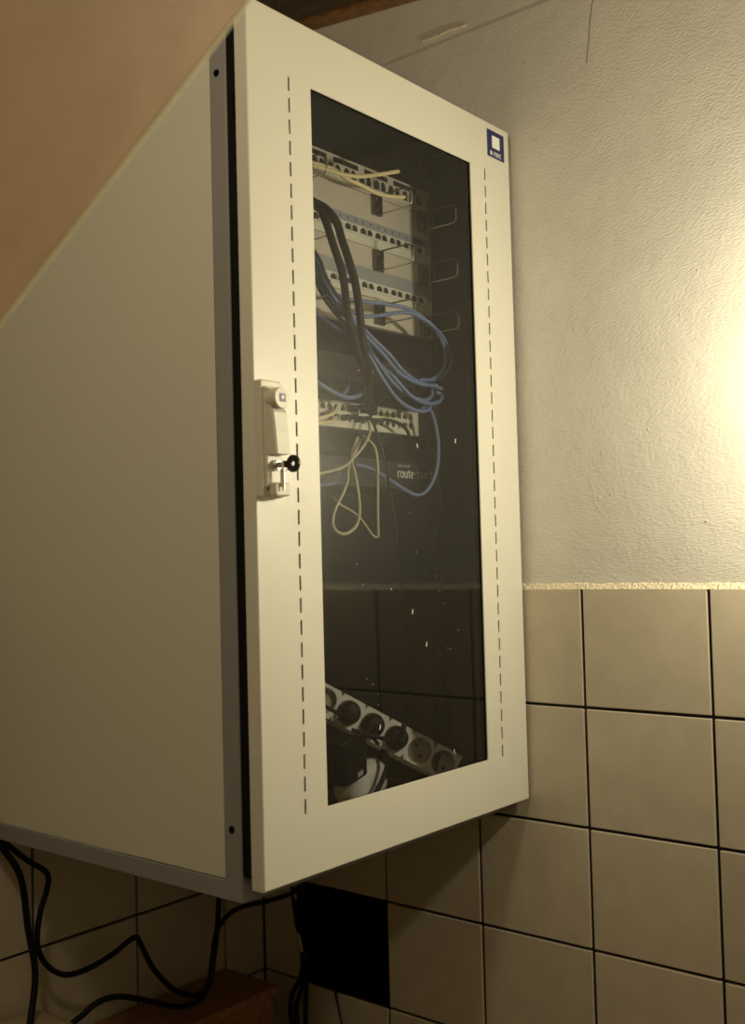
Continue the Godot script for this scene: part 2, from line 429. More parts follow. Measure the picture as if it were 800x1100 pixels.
func plaster_height() -> Image:
	# brushed plaster: short slanting trowel marks over soft lumps and fine grit
	var size := 1024
	var im := Image.create(size, size, false, Image.FORMAT_RGB8)
	var a := noise_image(11, 0.012, 3, size)
	var b := noise_image(12, 0.05, 3, size)
	var c := noise_image(13, 0.25, 2, size)
	for y in size:
		for x in size:
			var u := (x * 3 + y * 2) % size
			var w := (y * 5 - x * 2 + size * 4) % size
			var streak := b.get_pixel((x + y) % size, (y * 3 - x + size) % size).r
			var v := 0.38 * a.get_pixel(x, y).r + 0.42 * streak + 0.12 * b.get_pixel(u, w).r + 0.08 * c.get_pixel(x, y).r
			im.set_pixel(x, y, Color(v, v, v))
	return im


func make_materials() -> void:
	M.plaster = relief(mottled(paint(Color(0.86, 0.835, 0.79), 0.5, 0.0, 0.35), noise_image(1, 0.006, 4, 512, 0.955, 1.0), 1.6), plaster_height(), 1.6, 0.155)
	M.plaster_bare = relief(paint(Color(0.9, 0.85, 0.74), 0.8), noise_image(3, 0.06, 3, 256), 14.0, 0.3)
	M.grout = paint(Color(0.10, 0.105, 0.12), 0.8)
	M.tiles = []
	for k in 4:
		var shade: float = [1.0, 0.975, 1.015, 0.985][k]
		var m := paint(Color(0.795 * shade, 0.745 * shade, 0.655 * shade), 0.22, 0.0, 0.5)
		mottled(m, noise_image(20 + k, 0.02, 3, 256, 0.95, 1.0), 3.0)
		M.tiles.append(relief(m, noise_image(30 + k, 0.012, 2, 256), 3.0, 0.03))
	M.black_tile = paint(Color(0.018, 0.017, 0.016), 0.6, 0.0, 0.2)
	M.wood_dark = relief(mottled(paint(Color(0.30, 0.20, 0.12), 0.75), noise_image(5, 0.03, 4, 256, 0.6, 1.0), 3.0), noise_image(6, 0.05, 3, 256), 6.0, 0.1)
	M.shaded_wall_brown = relief(mottled(paint(Color(0.44, 0.36, 0.27), 0.7), noise_image(47, 0.03, 4, 256, 0.75, 1.0), 4.0), noise_image(48, 0.05, 3, 256), 4.0, 0.15)  # brown that carries the shade of the wall above the batten
	M.wood_beam = mottled(paint(Color(0.62, 0.43, 0.24), 0.6), noise_image(7, 0.04, 4, 256, 0.7, 1.0), 4.0)
	M.board = relief(mottled(paint(Color(0.78, 0.65, 0.515), 0.6, 0.0, 0.3), slope_grain(), 2.2), noise_image(8, 0.03, 3, 256), 2.2, 0.04)
	M.board_edge = paint(Color(0.85, 0.80, 0.62), 0.6)
	M.room = paint(Color(0.74, 0.70, 0.62), 0.8)
	M.floor = mottled(paint(Color(0.33, 0.28, 0.24), 0.6), noise_image(9, 0.03, 3, 256, 0.8, 1.0), 2.0)
	M.enamel = relief(paint(Color(0.85, 0.835, 0.78), 0.38, 0.0, 0.6), noise_image(40, 0.2, 2, 256), 20.0, 0.006)
	M.enamel_smooth = paint(Color(0.83, 0.81, 0.75), 0.4)
	M.frame = paint(Color(0.57, 0.56, 0.56), 0.5)
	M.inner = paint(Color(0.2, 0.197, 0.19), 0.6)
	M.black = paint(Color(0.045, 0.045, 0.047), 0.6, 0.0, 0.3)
	M.rubber = paint(Color(0.02, 0.02, 0.022), 0.8, 0.0, 0.2)
	M.shiny_black = paint(Color(0.025, 0.025, 0.028), 0.3)
	M.device = paint(Color(0.085, 0.083, 0.08), 0.55)
	M.glass = paint(Color(0.1, 0.098, 0.09, 0.2), 0.04)
	M.glass.metallic_specular = 0.44
	M.glass.clearcoat_enabled = true
	M.glass.clearcoat = 1.0
	M.glass.clearcoat_roughness = 0.42
	M.glass.transparency = BaseMaterial3D.TRANSPARENCY_ALPHA
	M.badge_blue = paint(Color(0.13, 0.16, 0.36), 0.4)
	M.badge_white = paint(Color(0.95, 0.94, 0.92), 0.5)
	M.print_white = paint(Color(0.92, 0.91, 0.88), 0.6)
	M.print_grey = paint(Color(0.62, 0.61, 0.58), 0.6)
	M.chrome = paint(Color(0.85, 0.84, 0.82), 0.18, 1.0)
	M.zinc = paint(Color(0.6, 0.59, 0.57), 0.35, 1.0)
	M.wire = paint(Color(0.42, 0.40, 0.37), 0.3, 1.0)
	M.plate = paint(Color(0.74, 0.71, 0.65), 0.6)
	M.patch_white = paint(Color(0.80, 0.79, 0.74), 0.5)
	M.label_strip = paint(Color(0.56, 0.575, 0.59), 0.5)
	M.port = paint(Color(0.05, 0.045, 0.04), 0.6)
	M.print_blue = paint(Color(0.2, 0.27, 0.5), 0.6)
	M.print_dark = paint(Color(0.2, 0.2, 0.22), 0.7)
	M.cable_blue = paint(Color(0.36, 0.43, 0.58), 0.45)
	M.cable_navy = paint(Color(0.27, 0.34, 0.50), 0.45)
	M.cable_black = paint(Color(0.028, 0.026, 0.025), 0.55, 0.0, 0.35)
	M.cable_cream = paint(Color(0.80, 0.75, 0.58), 0.5)
	M.cable_grey = paint(Color(0.66, 0.63, 0.52), 0.5)
	M.switch_bezel = paint(Color(0.76, 0.75, 0.68), 0.5)
	M.strip = paint(Color(0.82, 0.81, 0.78), 0.45)
	M.socket = paint(Color(0.60, 0.56, 0.50), 0.5)
	M.tan = mottled(paint(Color(0.62, 0.48, 0.32), 0.7), noise_image(44, 0.05, 3, 256, 0.85, 1.0), 6.0)
	M.box_wood = mottled(paint(Color(0.64, 0.42, 0.27), 0.5), noise_image(45, 0.04, 4, 256, 0.75, 1.0), 5.0)
	M.beige = paint(Color(0.7, 0.62, 0.5), 0.6)
	M.speck_and_glint = paint(Color(0.95, 0.93, 0.88), 0.6)
	M.bulb = paint(Color(1.0, 0.9, 0.7), 0.5)
	M.bulb.emission_enabled = true
	M.bulb.emission = Color(1.0, 0.82, 0.55)
	M.bulb.emission_energy_multiplier = 3.0


func slope_grain() -> Image:
	var im := noise_image(50, 0.015, 3, 512, 0.9, 1.0)
	var fine := noise_image(51, 0.08, 3, 512)
	for y in 512:
		for x in 512:
			var s := fine.get_pixel((x * 3 + y) % 512, (y * 4 + x * 2) % 512).r
			var v := im.get_pixel(x, y).r - 0.05 * s
			im.set_pixel(x, y, Color(v, v * 0.99, v * 0.975))
	return im


# ---------------------------------------------------------------- scene

func _ready() -> void:
	# camera
	var cam := Camera3D.new()
	cam.name = "camera"
	var lens := CameraAttributesPhysical.new()
	lens.frustum_focal_length = 25.31
	lens.frustum_focus_distance = 1.55
	lens.exposure_aperture = 2.6
	lens.frustum_near = 0.05
	lens.frustum_far = 30.0
	cam.attributes = lens
	cam.transform = Transform3D(Basis(CAM_R, CAM_U, -CAM_F), CAM_AT)
	cam.fov = 50.735
	cam.near = 0.05
	add_child(cam)
	cam.current = true
	# light and air
	var env := Environment.new()
	env.background_mode = Environment.BG_COLOR
	env.background_color = Color(0, 0, 0)
	env.tonemap_mode = Environment.TONE_MAPPER_LINEAR
	env.tonemap_exposure = 1.0
	env.sdfgi_enabled = true
	env.ssao_enabled = true
	env.ssil_enabled = true
	var world := WorldEnvironment.new()
	world.name = "world"
	world.environment = env
	add_child(world)
	make_materials()
	wall_lamp(Vector3(-0.165, 1.785, 1.265), 0.37)
	added_globe_lamp(Vector3(-1.42, 2.40, 0.97), 0.225)  # unseen lamp added to fill the cabinet side and upper wall
	build_room()
	build_cabinet()
	build_rack()
	build_power()
	build_interior_cables()
	build_below()


func wall_lamp(at: Vector3, energy: float) -> void:
	var t := thing("wall_lamp", "bare warm bulb in a white holder on the plaster wall beside the cabinet", "lamp", Vector3(0.008, at.y - 0.16, at.z))
	var st := begin()
	add_lathe(st, [Vector2(0, 0.0), Vector2(0.045, 0.0), Vector2(0.045, 0.014), Vector2(0.038, 0.022), Vector2(0, 0.024)], 28, Vector3.ZERO, Basis(Vector3.UP, -PI / 2))
	obj("wall_plate", st.commit(), M.badge_white, t)
	obj("arm", tube([Vector3(-0.02, 0, 0), Vector3(-0.11, 0, 0), Vector3(-0.168, 0.015, 0), Vector3(-0.173, 0.07, 0)], 0.007, 10), M.badge_white, t)
	st = begin()
	var up := Basis(Vector3.RIGHT, -PI / 2)
	add_lathe(st, [Vector2(0, 0.0), Vector2(0.017, 0.0), Vector2(0.019, 0.05), Vector2(0, 0.052)], 24, Vector3(-0.173, 0.06, 0), up)
	obj("lamp_holder", st.commit(), M.badge_white, t)
	st = begin()
	var prof := []
	for k in 19:
		var a := PI * k / 18.0
		prof.append(Vector2(0.03 * sin(a), -0.03 * cos(a) - (0.012 * pow(maxf(cos(a), 0.0), 2.0))))
	add_lathe(st, prof, 24, Vector3(-0.173, 0.16, 0), up)
	obj("bulb", st.commit(), M.bulb, t)
	var l := OmniLight3D.new()
	l.name = "bulb_light"
	l.position = at
	l.light_color = Color(1.0, 0.967, 0.84)
	l.light_energy = energy
	l.light_size = 0.028
	l.omni_range = 8.0
	l.omni_attenuation = 2.0
	l.shadow_enabled = true
	add_child(l)


func added_globe_lamp(at: Vector3, energy: float) -> void:
	var t := thing("added_globe_lamp", "added fill lamp, an unseen opal glass globe hanging on a cord", "lamp", at)
	obj("cord", tube([Vector3(0, 0.13, 0), Vector3(0, 0.29, 0)], 0.004, 8), M.black, t)
	var st := begin()
	var up := Basis(Vector3.RIGHT, -PI / 2)
	add_lathe(st, [Vector2(0, 0.08), Vector2(0.05, 0.08), Vector2(0.05, 0.135), Vector2(0.012, 0.15), Vector2(0, 0.15)], 24, Vector3.ZERO, up)
	obj("cap", st.commit(), M.badge_white, t)
	st = begin()
	var prof := []
	for k in 19:
		var a := PI * k / 18.0
		prof.append(Vector2(0.09 * sin(a), -0.09 * cos(a)))
	add_lathe(st, prof, 32, Vector3.ZERO, up)
	obj("bulb_globe", st.commit(), M.bulb, t)
	var l := OmniLight3D.new()
	l.name = "added_globe_light"
	l.position = at
	l.light_color = Color(1.0, 0.967, 0.84)
	l.light_energy = energy
	l.light_size = 0.088
	l.omni_range = 8.0
	l.omni_attenuation = 2.0
	l.shadow_enabled = true
	add_child(l)


# ---------------------------------------------------------------- room

func build_room() -> void:
	var f := setting("floor", "dark floor of the utility room")
	block("slab", Vector3(-2.5, -0.1, -0.15), Vector3(0.15, 0, 2.95), M.floor, f)
	var wr := setting("wall_right", "cream plaster wall above beige tiles beside the cabinet")
	block("plaster", Vector3(0.008, TILE_TOP - 0.01, -0.15), Vector3(0.15, 2.4615, 2.95), M.plaster, wr, 0.0016)
	block("plaster_band", Vector3(0.0100, 2.44, -0.15), Vector3(0.15, 2.9, 2.95), M.plaster, wr, 0.0004)
	block("grout_bed", Vector3(0.005, 0, 0.0), Vector3(0.15, TILE_TOP - 0.002, 2.95), M.grout, wr, 0.0002)
	bead(wr, Vector3(0.008, TILE_TOP, 0.0), Vector3(0.008, TILE_TOP, 2.8), Vector3(-1, 0, 0))
	tile_wall(wr, true)
	# a dried ridge of filler, a crack and small blemishes in the plaster
	var st := begin()
	add_tube(st, smooth_path([Vector3(0.0095, 2.4795, 0.4425), Vector3(0.0088, 2.4772, 0.47), Vector3(0.009, 2.4785, 0.5), Vector3(0.0095, 2.4759, 0.5372)], 0.01), 0.0026, 6)
	obj("filler_ridge", st.commit(), M.plaster_bare, wr)
	st = begin()
	add_tube(st, smooth_path([Vector3(0.0082, 2.45, 0.786), Vector3(0.0082, 2.428, 0.7795), Vector3(0.0082, 2.40, 0.7745), Vector3(0.0082, 2.37, 0.771), Vector3(0.0082, 2.336, 0.7655)], 0.01), 0.0006, 5)
	obj("crack", st.commit(), M.grout, wr)
	var rng := RandomNumberGenerator.new()
	rng.seed = 5
	st = begin()
	for k in 40:
		var c := Vector3(0.0075, rng.randf_range(1.53, 2.44), rng.randf_range(0.62, 1.3))
		add_rbox(st, Vector3(0.0016, rng.randf_range(0.001, 0.003), rng.randf_range(0.001, 0.004)), 0.0007, c, Basis(Vector3.RIGHT, rng.randf() * PI))
	var crumbs := obj("plaster_crumbs", st.commit(), M.plaster, wr)
	crumbs.set_meta("kind", "stuff")
	# runs of paint
	for run in [[Vector3(0.0083, 1.675, 0.745), Vector3(0.0083, 1.655, 0.752), Vector3(0.0083, 1.63, 0.756), Vector3(0.0083, 1.61, 0.775)], [Vector3(0.0083, 1.585, 0.785), Vector3(0.0083, 1.57, 0.8), Vector3(0.0083, 1.55, 0.81), Vector3(0.0083, 1.53, 0.813)]]:
		obj("paint_run", tube(run, 0.0007, 6, 0.01), M.plaster, wr)
	var wb := setting("wall_back", "tiled wall behind and below the cabinet")
	block("plaster", Vector3(-2.5, TILE_TOP - 0.01, -0.15), Vector3(0.0, 2.9, -0.008), M.plaster, wb, 0.0002)
	block("grout_bed", Vector3(-2.5, 0, -0.15), Vector3(0.005, TILE_TOP - 0.002, -0.005), M.grout, wb, 0.0002)
	bead(wb, Vector3(-2.35, TILE_TOP, -0.008), Vector3(0, TILE_TOP, -0.008), Vector3(0, 0, 1))
	tile_wall(wb, false)
	var wl := setting("wall_left", "plain cream wall on the far side of the room")
	block("plaster", Vector3(-2.5, 0, -0.15), Vector3(-2.35, 2.9, 2.95), M.room, wl, 0.0002)
	var wf := setting("wall_front", "plain cream wall behind the viewer")
	block("plaster", Vector3(-2.5, 0, 2.8), Vector3(0.15, 2.9, 2.95), M.room, wf, 0.0002)
	var ce := setting("ceiling", "dark boarded ceiling over the cabinet")
	for k in 11:
		var x := -2.5 + k * 0.241
		block("plank", Vector3(x, 2.69 + 0.002 * (k % 3), -0.15), Vector3(x + 0.236, 2.74, 0.95), M.wood_dark, ce, 0.003)
	block("plaster", Vector3(-2.5, 2.6, 0.95), Vector3(0.15, 2.74, 2.95), M.room, ce, 0.001)
	# slanting batten at the top of the right wall
	var tr := setting("trim_1", "brown wooden batten slanting along the top of the wall")
	var a := Vector3(-0.006, 2.620, -0.05)
	var b := Vector3(-0.006, 2.515, 0.80)
	var dir := (b - a).normalized()
	var st2 := begin()
	var bs := Basis(Vector3.RIGHT, dir.cross(Vector3.RIGHT).normalized(), dir)
	if bs.y.y < 0:
		bs = Basis(Vector3.RIGHT, -bs.y, dir)
	add_rbox(st2, Vector3(0.034, 0.010, a.distance_to(b)), 0.002, (a + b) / 2 + bs.y * 0.001, bs)
	obj("batten", st2.commit(), M.wood_beam, tr)
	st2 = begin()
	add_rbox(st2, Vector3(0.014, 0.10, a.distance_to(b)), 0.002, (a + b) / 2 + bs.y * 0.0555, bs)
	obj("board", st2.commit(), M.shaded_wall_brown, tr)  # added board, its brown stands in for the shaded wall there
	# board of a stair running up past the cabinet, close to the camera
	var e1 := Vector3(-1.11128, 1.72611, 0.89487)
	var e2 := Vector3(-1.00339, 1.94756, 1.03981)
	var along := (e2 - e1).normalized()
	var n := Vector3(0.35, -0.5, 0.79)
	n = (n - along * n.dot(along)).normalized()
	var across := along.cross(n).normalized()
	if across.y < 0:
		across = -across
	var bas := Basis(along, across, along.cross(across))
	var so := thing("stair_stringer", "blurred pinkish brown sloping board crossing before the cabinet's upper left", "stair board", e1)
	var lo := -1.55
	var hi := 1.02
	var wide := 0.3
	var back := -n * 0.009
	var mid := along * (lo + hi) / 2
	st2 = begin()
	add_rbox(st2, Vector3(hi - lo, wide, 0.018), 0.0006, mid + across * (wide / 2 + 0.004) + back, bas)
	obj("board", st2.commit(), M.board, so)
	st2 = begin()
	add_rbox(st2, Vector3(hi - lo, 0.0065, 0.0195), 0.003, mid + across * 0.0018 + back, bas)
	obj("edge_strip", st2.commit(), M.board_edge, so)


func bead(parent: Node, a: Vector3, b: Vector3, out: Vector3) -> void:
	# uneven bead of filler between the plaster and the top of the tiles
	var rng := RandomNumberGenerator.new()
	rng.seed = 17
	var st := begin()
	var n := int(a.distance_to(b) / 0.008)
	var rows := []
	for i in n + 1:
		var p := a.lerp(b, float(i) / n)
		var j := rng.randf_range(-0.0012, 0.0012)
		rows.append([p + Vector3(0, 0.0095 + j, 0), p + out * (0.003 + j * 0.6) + Vector3(0, 0.0065 + j, 0), p + out * 0.0078 + Vector3(0, -0.0002 + j * 0.2, 0), p + Vector3(0, -0.004, 0)])
	for i in n:
		for k in 3:
			var d: Vector3 = rows[i][k + 1] - rows[i][k]
			var nn := d.cross(b - a).normalized()
			if nn.dot(out + Vector3.UP) < 0:
				nn = -nn
			quad(st, rows[i][k], rows[i + 1][k], rows[i + 1][k + 1], rows[i][k + 1], nn)
	obj("filler_bead", st.commit(), M.plaster_bare, parent)


func tile_wall(parent: Node, right: bool) -> void:
	var rng := RandomNumberGenerator.new()
	rng.seed = 3 if right else 4
	var joints := [0.0]
	var p := 0.1073 if right else 0.1025
	while p < (2.8 if right else 2.35):
		joints.append(p)
		p += TILE_W
	joints.append(2.8 if right else 2.35)
	var rows := [TILE_TOP, TILE_TOP - FIRST_ROW]
	while rows[-1] > TILE_H + 0.02:
		rows.append(rows[-1] - TILE_H)
	rows.append(0.002)
	for r in rows.size() - 1:
		for c in joints.size() - 1:
			var w: float = joints[c + 1] - joints[c] - JOINT
			var h: float = rows[r] - rows[r + 1] - (JOINT if r > 0 else JOINT / 2)
			if w < 0.02:
				continue
			var y: float = (rows[r] + rows[r + 1]) / 2 - (0.0 if r > 0 else -JOINT / 4)
			var s: float = (joints[c] + joints[c + 1]) / 2
			var black := right and c == 1 and r == 3
			var tilt := Vector3(rng.randf_range(-0.003, 0.003), rng.randf_range(-0.003, 0.003), 0)
			var mat: Material = M.black_tile if black else M.tiles[rng.randi() % 4]
			var o: MeshInstance3D
			if black:
				w += JOINT * 0.8
				h += JOINT * 0.8
			if right:
				o = obj("tile", rbox(Vector3(w, h, 0.008), 0.0016), mat, parent, Vector3(0.004, y, s), Vector3(tilt.x, -PI / 2 + tilt.y, 0))
			else:
				o = obj("tile", rbox(Vector3(w, h, 0.008), 0.0016), mat, parent, Vector3(-s, y, -0.004), tilt)
			if black:
				o.set_meta("label", "black tile")


# ---------------------------------------------------------------- cabinet

func build_cabinet() -> void:
	var cab := thing("network_cabinet", "tall cream metal network cabinet with a glazed door hung in the corner", "cabinet", Vector3(-0.306, CB, 0.29))
	var back := -cab.position
	var holder := Node3D.new()
	holder.free()
	# shell
	var parts := [
		["side_panel", Vector3(CL + 0.0008, 1.1662, 0.03), Vector3(CL + 0.0025, 2.254, 0.5515), M.enamel],
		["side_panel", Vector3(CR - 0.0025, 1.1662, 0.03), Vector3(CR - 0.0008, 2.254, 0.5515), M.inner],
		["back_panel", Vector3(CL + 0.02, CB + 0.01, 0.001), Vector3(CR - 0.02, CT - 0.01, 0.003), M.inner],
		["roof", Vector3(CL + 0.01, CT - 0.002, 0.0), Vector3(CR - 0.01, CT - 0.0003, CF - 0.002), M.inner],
		["floor_plate", Vector3(CL + 0.01, CB + 0.0003, 0.0), Vector3(CR - 0.01, CB + 0.002, CF - 0.002), M.frame],
		["floor_board", Vector3(CL + 0.022, CB + 0.002, 0.01), Vector3(CR - 0.022, 1.166, CF - 0.035), M.tan],
	]
	for q in parts:
		block(q[0], q[1] + back, q[2] + back, q[3], cab, 0.0004)
	var d := 0.026
	for x in [[CL, CL + d], [CR - d, CR]]:
		block("frame_post", Vector3(x[0], CB, 0.5525) + back, Vector3(x[1], CT, CF) + back, M.frame, cab, 0.0025)
		block("frame_post", Vector3(x[0], CB, 0.0) + back, Vector3(x[1], CT, 0.03) + back, M.frame, cab, 0.0025)
		block("frame_rail", Vector3(x[0], CB, 0.02) + back, Vector3(x[1], 1.165, 0.56) + back, M.frame, cab, 0.0025)
		block("frame_rail", Vector3(x[0], 2.255, 0.02) + back, Vector3(x[1], CT, 0.56) + back, M.frame, cab, 0.0025)
	for y in [[CB, 1.1665], [2.254, CT]]:
		block("frame_rail", Vector3(CL + d - 0.004, y[0], CF - 0.03) + back, Vector3(CR - d + 0.004, y[1], CF) + back, M.frame, cab, 0.002)
	# black collar painting in the shaded gap behind the door
	block("gap_shade_collar", Vector3(CL + 0.0025, 1.172, CF - 0.002) + back, Vector3(CL + 0.03, 2.25, DOOR_BACK - 0.002) + back, M.black, cab)
	block("gap_shade_collar", Vector3(CR - 0.03, 1.172, CF - 0.002) + back, Vector3(CR - 0.012, 2.25, DOOR_BACK - 0.002) + back, M.black, cab)
	block("gap_shade_collar", Vector3(CL + 0.03, 1.172, CF - 0.002) + back, Vector3(CR - 0.03, 1.186, DOOR_BACK - 0.002) + back, M.black, cab)
	block("gap_shade_collar", Vector3(CL + 0.03, 2.236, CF - 0.002) + back, Vector3(CR - 0.03, 2.25, DOOR_BACK - 0.002) + back, M.black, cab)
	block("latch_keeper", Vector3(CL + 0.0005, 2.11, 0.594) + back, Vector3(CL + 0.004, 2.145, 0.6035) + back, M.rubber, cab)
	for y in [2.178, 1.228]:
		var st := begin()
		add_lathe(st, [Vector2(0.0048, 0.0), Vector2(0.0042, 0.0014), Vector2(0.0022, 0.0018), Vector2(0.002, 0.0006), Vector2(0, 0.0006)], 18, Vector3.ZERO, Basis(Vector3.UP, -PI / 2))
		obj("screw", st.commit(), M.rubber, cab, Vector3(CL, y, 0.566) + back)
	build_door(cab, back)


func build_door(cab: Node3D, back: Vector3) -> void:
	var st := begin()
	var b := 0.0022
	var window := Rect2(WXL, WYB, WXR - WXL, WYT - WYB)
	var holes := [window]
	var slots := []
	var pitch := (2.178 - 1.241 - 0.0184) / 33.0
	for x in [-0.5316, -0.0808]:
		for k in 34:
			slots.append(Rect2(x - 0.0017, 1.241 + k * pitch, 0.0034, 0.0184))
	# the sheet is cut in three upright bands so that each band needs only its own slots
	var y0 := YB + b
	var yh := YT - YB - 2 * b
	var cuts := [XL + b, -0.52, -0.1, XR - b]
	for k in 3:
		var area := Rect2(cuts[k], y0, cuts[k + 1] - cuts[k], yh)
		var mine := []
		if k == 1:
			mine = [window]
		else:
			for s in slots:
				if area.has_point(s.get_center()):
					mine.append(s)
		add_sheet(st, area, mine, DOOR_Z, 1.0, 0.0 if k == 1 else 0.0016)
	add_sheet(st, Rect2(XL, YB, XR - XL, YT - YB), [window.grow(0.012)], DOOR_BACK, -1.0, 0.0)
	# rounded outer edge
	var inner := Rect2(XL + b, YB + b, XR - XL - 2 * b, YT - YB - 2 * b)
	var last := []
	for k in 5:
		var a := PI / 2 * k / 4.0
		var g := b * sin(a)
		var z := DOOR_Z - b * (1 - cos(a))
		var r := inner.grow(g)
		var cur := [Vector3(r.position.x, r.position.y, z), Vector3(r.end.x, r.position.y, z), Vector3(r.end.x, r.end.y, z), Vector3(r.position.x, r.end.y, z)]
		if k > 0:
			var a0 := PI / 2 * (k - 1) / 4.0
			for e in 4:
				var o: Vector3 = [Vector3.DOWN, Vector3.RIGHT, Vector3.UP, Vector3.LEFT][e]
				var n0 := o * sin(a0) + Vector3.BACK * cos(a0)
				var n1 := o * sin(a) + Vector3.BACK * cos(a)
				var f := (e + 1) % 4
				tri(st, last[e], last[f], cur[f], n0, n0, n1)
				tri(st, last[e], cur[f], cur[e], n0, n1, n1)
		last = cur
	add_wall_ring(st, Rect2(XL, YB, XR - XL, YT - YB), DOOR_Z - b, DOOR_BACK, 1.0)
	add_wall_ring(st, window, DOOR_Z, DOOR_Z - 0.0018, -1.0)
	var door := obj("door", st.commit(), M.enamel, cab, back)
	door.set_meta("label", "cream door with two rows of slots")
	# gasket and pane
	st = begin()
	var outer := window.grow(0.012)
	var lip := Rect2(WXL + 0.0004, WYB + 0.0005, WXR - WXL - 0.0034, WYT - WYB - 0.0012)
	add_sheet(st, outer, [lip], DOOR_Z - 0.0019, 1.0, 0.0012)
	add_wall_ring(st, outer, DOOR_Z - 0.0019, DOOR_BACK, -1.0)
	obj("gasket", st.commit(), M.rubber, door)
	st = begin()
	var g := window.grow(-0.002)
	quad(st, Vector3(g.position.x, g.position.y, 0.6226), Vector3(g.end.x, g.position.y, 0.6226), Vector3(g.end.x, g.end.y, 0.6226), Vector3(g.position.x, g.end.y, 0.6226), Vector3.BACK)
	obj("pane", st.commit(), M.glass, door).set_meta("label", "dusty clear glass")
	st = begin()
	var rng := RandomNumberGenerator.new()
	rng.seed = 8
	for k in SPECKS_AND_GLINTS.size():
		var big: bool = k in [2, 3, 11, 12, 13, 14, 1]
		add_rbox(st, Vector3(0.0012, 0.006 if big and k != 1 else 0.0018, 0.0006) * (1.15 if big else 0.8), 0.0003, SPECKS_AND_GLINTS[k] + Vector3(0, 0, 0.0034), Basis(Vector3.BACK, rng.randf_range(-0.3, 0.3)))
	obj("specks_and_glints", st.commit(), M.speck_and_glint, door).set_meta("kind", "stuff")  # dust flecks, plus reflected glints modelled as pale flecks
	# badge
	block("badge", Vector3(-0.0713, 2.2022, DOOR_Z - 0.0004), Vector3(-0.0222, 2.2465, DOOR_Z + 0.0006), M.badge_blue, door, 0.0002).set_meta("label", "square blue badge")
	block("badge_square", Vector3(-0.0575, 2.2185, DOOR_Z + 0.0002), Vector3(-0.0355, 2.2386, DOOR_Z + 0.0009), M.badge_white, door, 0.0002)
	write("badge_lettering", "R-TEC", Vector2(-0.0635, 2.2055), Vector2(-0.0315, 2.2125), DOOR_Z + 0.0007, M.badge_white, door)
	# swing handle
	var hb := XL + 0.0002
	block("handle_base", Vector3(hb, 1.634, DOOR_Z - 0.002), Vector3(hb + 0.037, 1.7785, 0.637), M.enamel_smooth, door, 0.003)
	block("handle_base", Vector3(hb + 0.004, 1.646, 0.634), Vector3(hb + 0.0325, 1.770, 0.6415), M.enamel_smooth, door, 0.0025)
	st = begin()
	# the lever: a wedge that grows out towards its lower end, with softened edges
	var ly := [1.7475, 1.7375, 1.712, 1.6865]
	var lz := [0.646, 0.6515, 0.6545, 0.6565]
	var lx := [hb + 0.0055, hb + 0.031]
	for k in 3:
		var na := Vector3(0, lz[k] - lz[k + 1], ly[k] - ly[k + 1]).normalized()
		if na.z < 0:
			na = -na
		var bev := 0.0022
		quad(st, Vector3(lx[0] + bev, ly[k], lz[k]), Vector3(lx[1] - bev, ly[k], lz[k]), Vector3(lx[1] - bev, ly[k + 1], lz[k + 1]), Vector3(lx[0] + bev, ly[k + 1], lz[k + 1]), na)
		for s in [0, 1]:
			var sx := 1.0 if s == 1 else -1.0
			quad(st, Vector3(lx[s] - sx * bev, ly[k], lz[k]), Vector3(lx[s], ly[k], lz[k] - bev), Vector3(lx[s], ly[k + 1], lz[k + 1] - bev), Vector3(lx[s] - sx * bev, ly[k + 1], lz[k + 1]), Vector3(sx, 0, 1).normalized())
			quad(st, Vector3(lx[s], ly[k], lz[k] - bev), Vector3(lx[s], ly[k], 0.64), Vector3(lx[s], ly[k + 1], 0.64), Vector3(lx[s], ly[k + 1], lz[k + 1] - bev), Vector3(sx, 0, 0))
	quad(st, Vector3(lx[0], ly[3], 0.64), Vector3(lx[1], ly[3], 0.64), Vector3(lx[1], ly[3], lz[3] - 0.001), Vector3(lx[0], ly[3], lz[3] - 0.001), Vector3.DOWN)
	quad(st, Vector3(lx[0], ly[0], 0.64), Vector3(lx[1], ly[0], 0.64), Vector3(lx[1], ly[0], lz[0]), Vector3(lx[0], ly[0], lz[0]), Vector3.UP)
	obj("handle_lever", st.commit(), M.enamel_smooth, door)
	st = begin()
	add_lathe(st, [Vector2(0.0132, 0.0), Vector2(0.0132, 0.0175), Vector2(0.0122, 0.0188), Vector2(0, 0.019)], 28)
	obj("handle_button", st.commit(), M.enamel_smooth, door, Vector3(hb + 0.0165, 1.7545, 0.6385))
	block("handle_emblem", Vector3(hb + 0.0112, 1.7495, 0.6570), Vector3(hb + 0.0218, 1.7595, 0.6579), M.badge_blue, door, 0.0002)
	block("handle_emblem", Vector3(hb + 0.0145, 1.7528, 0.6572), Vector3(hb + 0.0187, 1.7570, 0.6582), M.badge_white, door, 0.0002)
	block("handle_foot", Vector3(hb + 0.009, 1.6355, 0.637), Vector3(hb + 0.035, 1.6525, 0.6505), M.enamel_smooth, door, 0.003)
	st = begin()
	add_lathe(st, [Vector2(0.0068, 0.0), Vector2(0.0068, 0.0075), Vector2(0.006, 0.0085), Vector2(0, 0.0085)], 24)
	obj("lock_cylinder", st.commit(), M.chrome, door, Vector3(hb + 0.0175, 1.6735, 0.6395))
	# keys, held in the lock
	var key := thing("key", "black headed key standing in the cabinet's door lock", "key", Vector3(hb + 0.0175, 1.6735, 0.6505))
	st = begin()
	var kb := Basis(Vector3.UP, PI / 2)
	add_lathe(st, [Vector2(0.0032, -0.0014), Vector2(0.0105, -0.0014), Vector2(0.0105, 0.0014), Vector2(0.0032, 0.0014), Vector2(0.0032, -0.0014)], 24, Vector3(0, 0, 0.0215), kb)
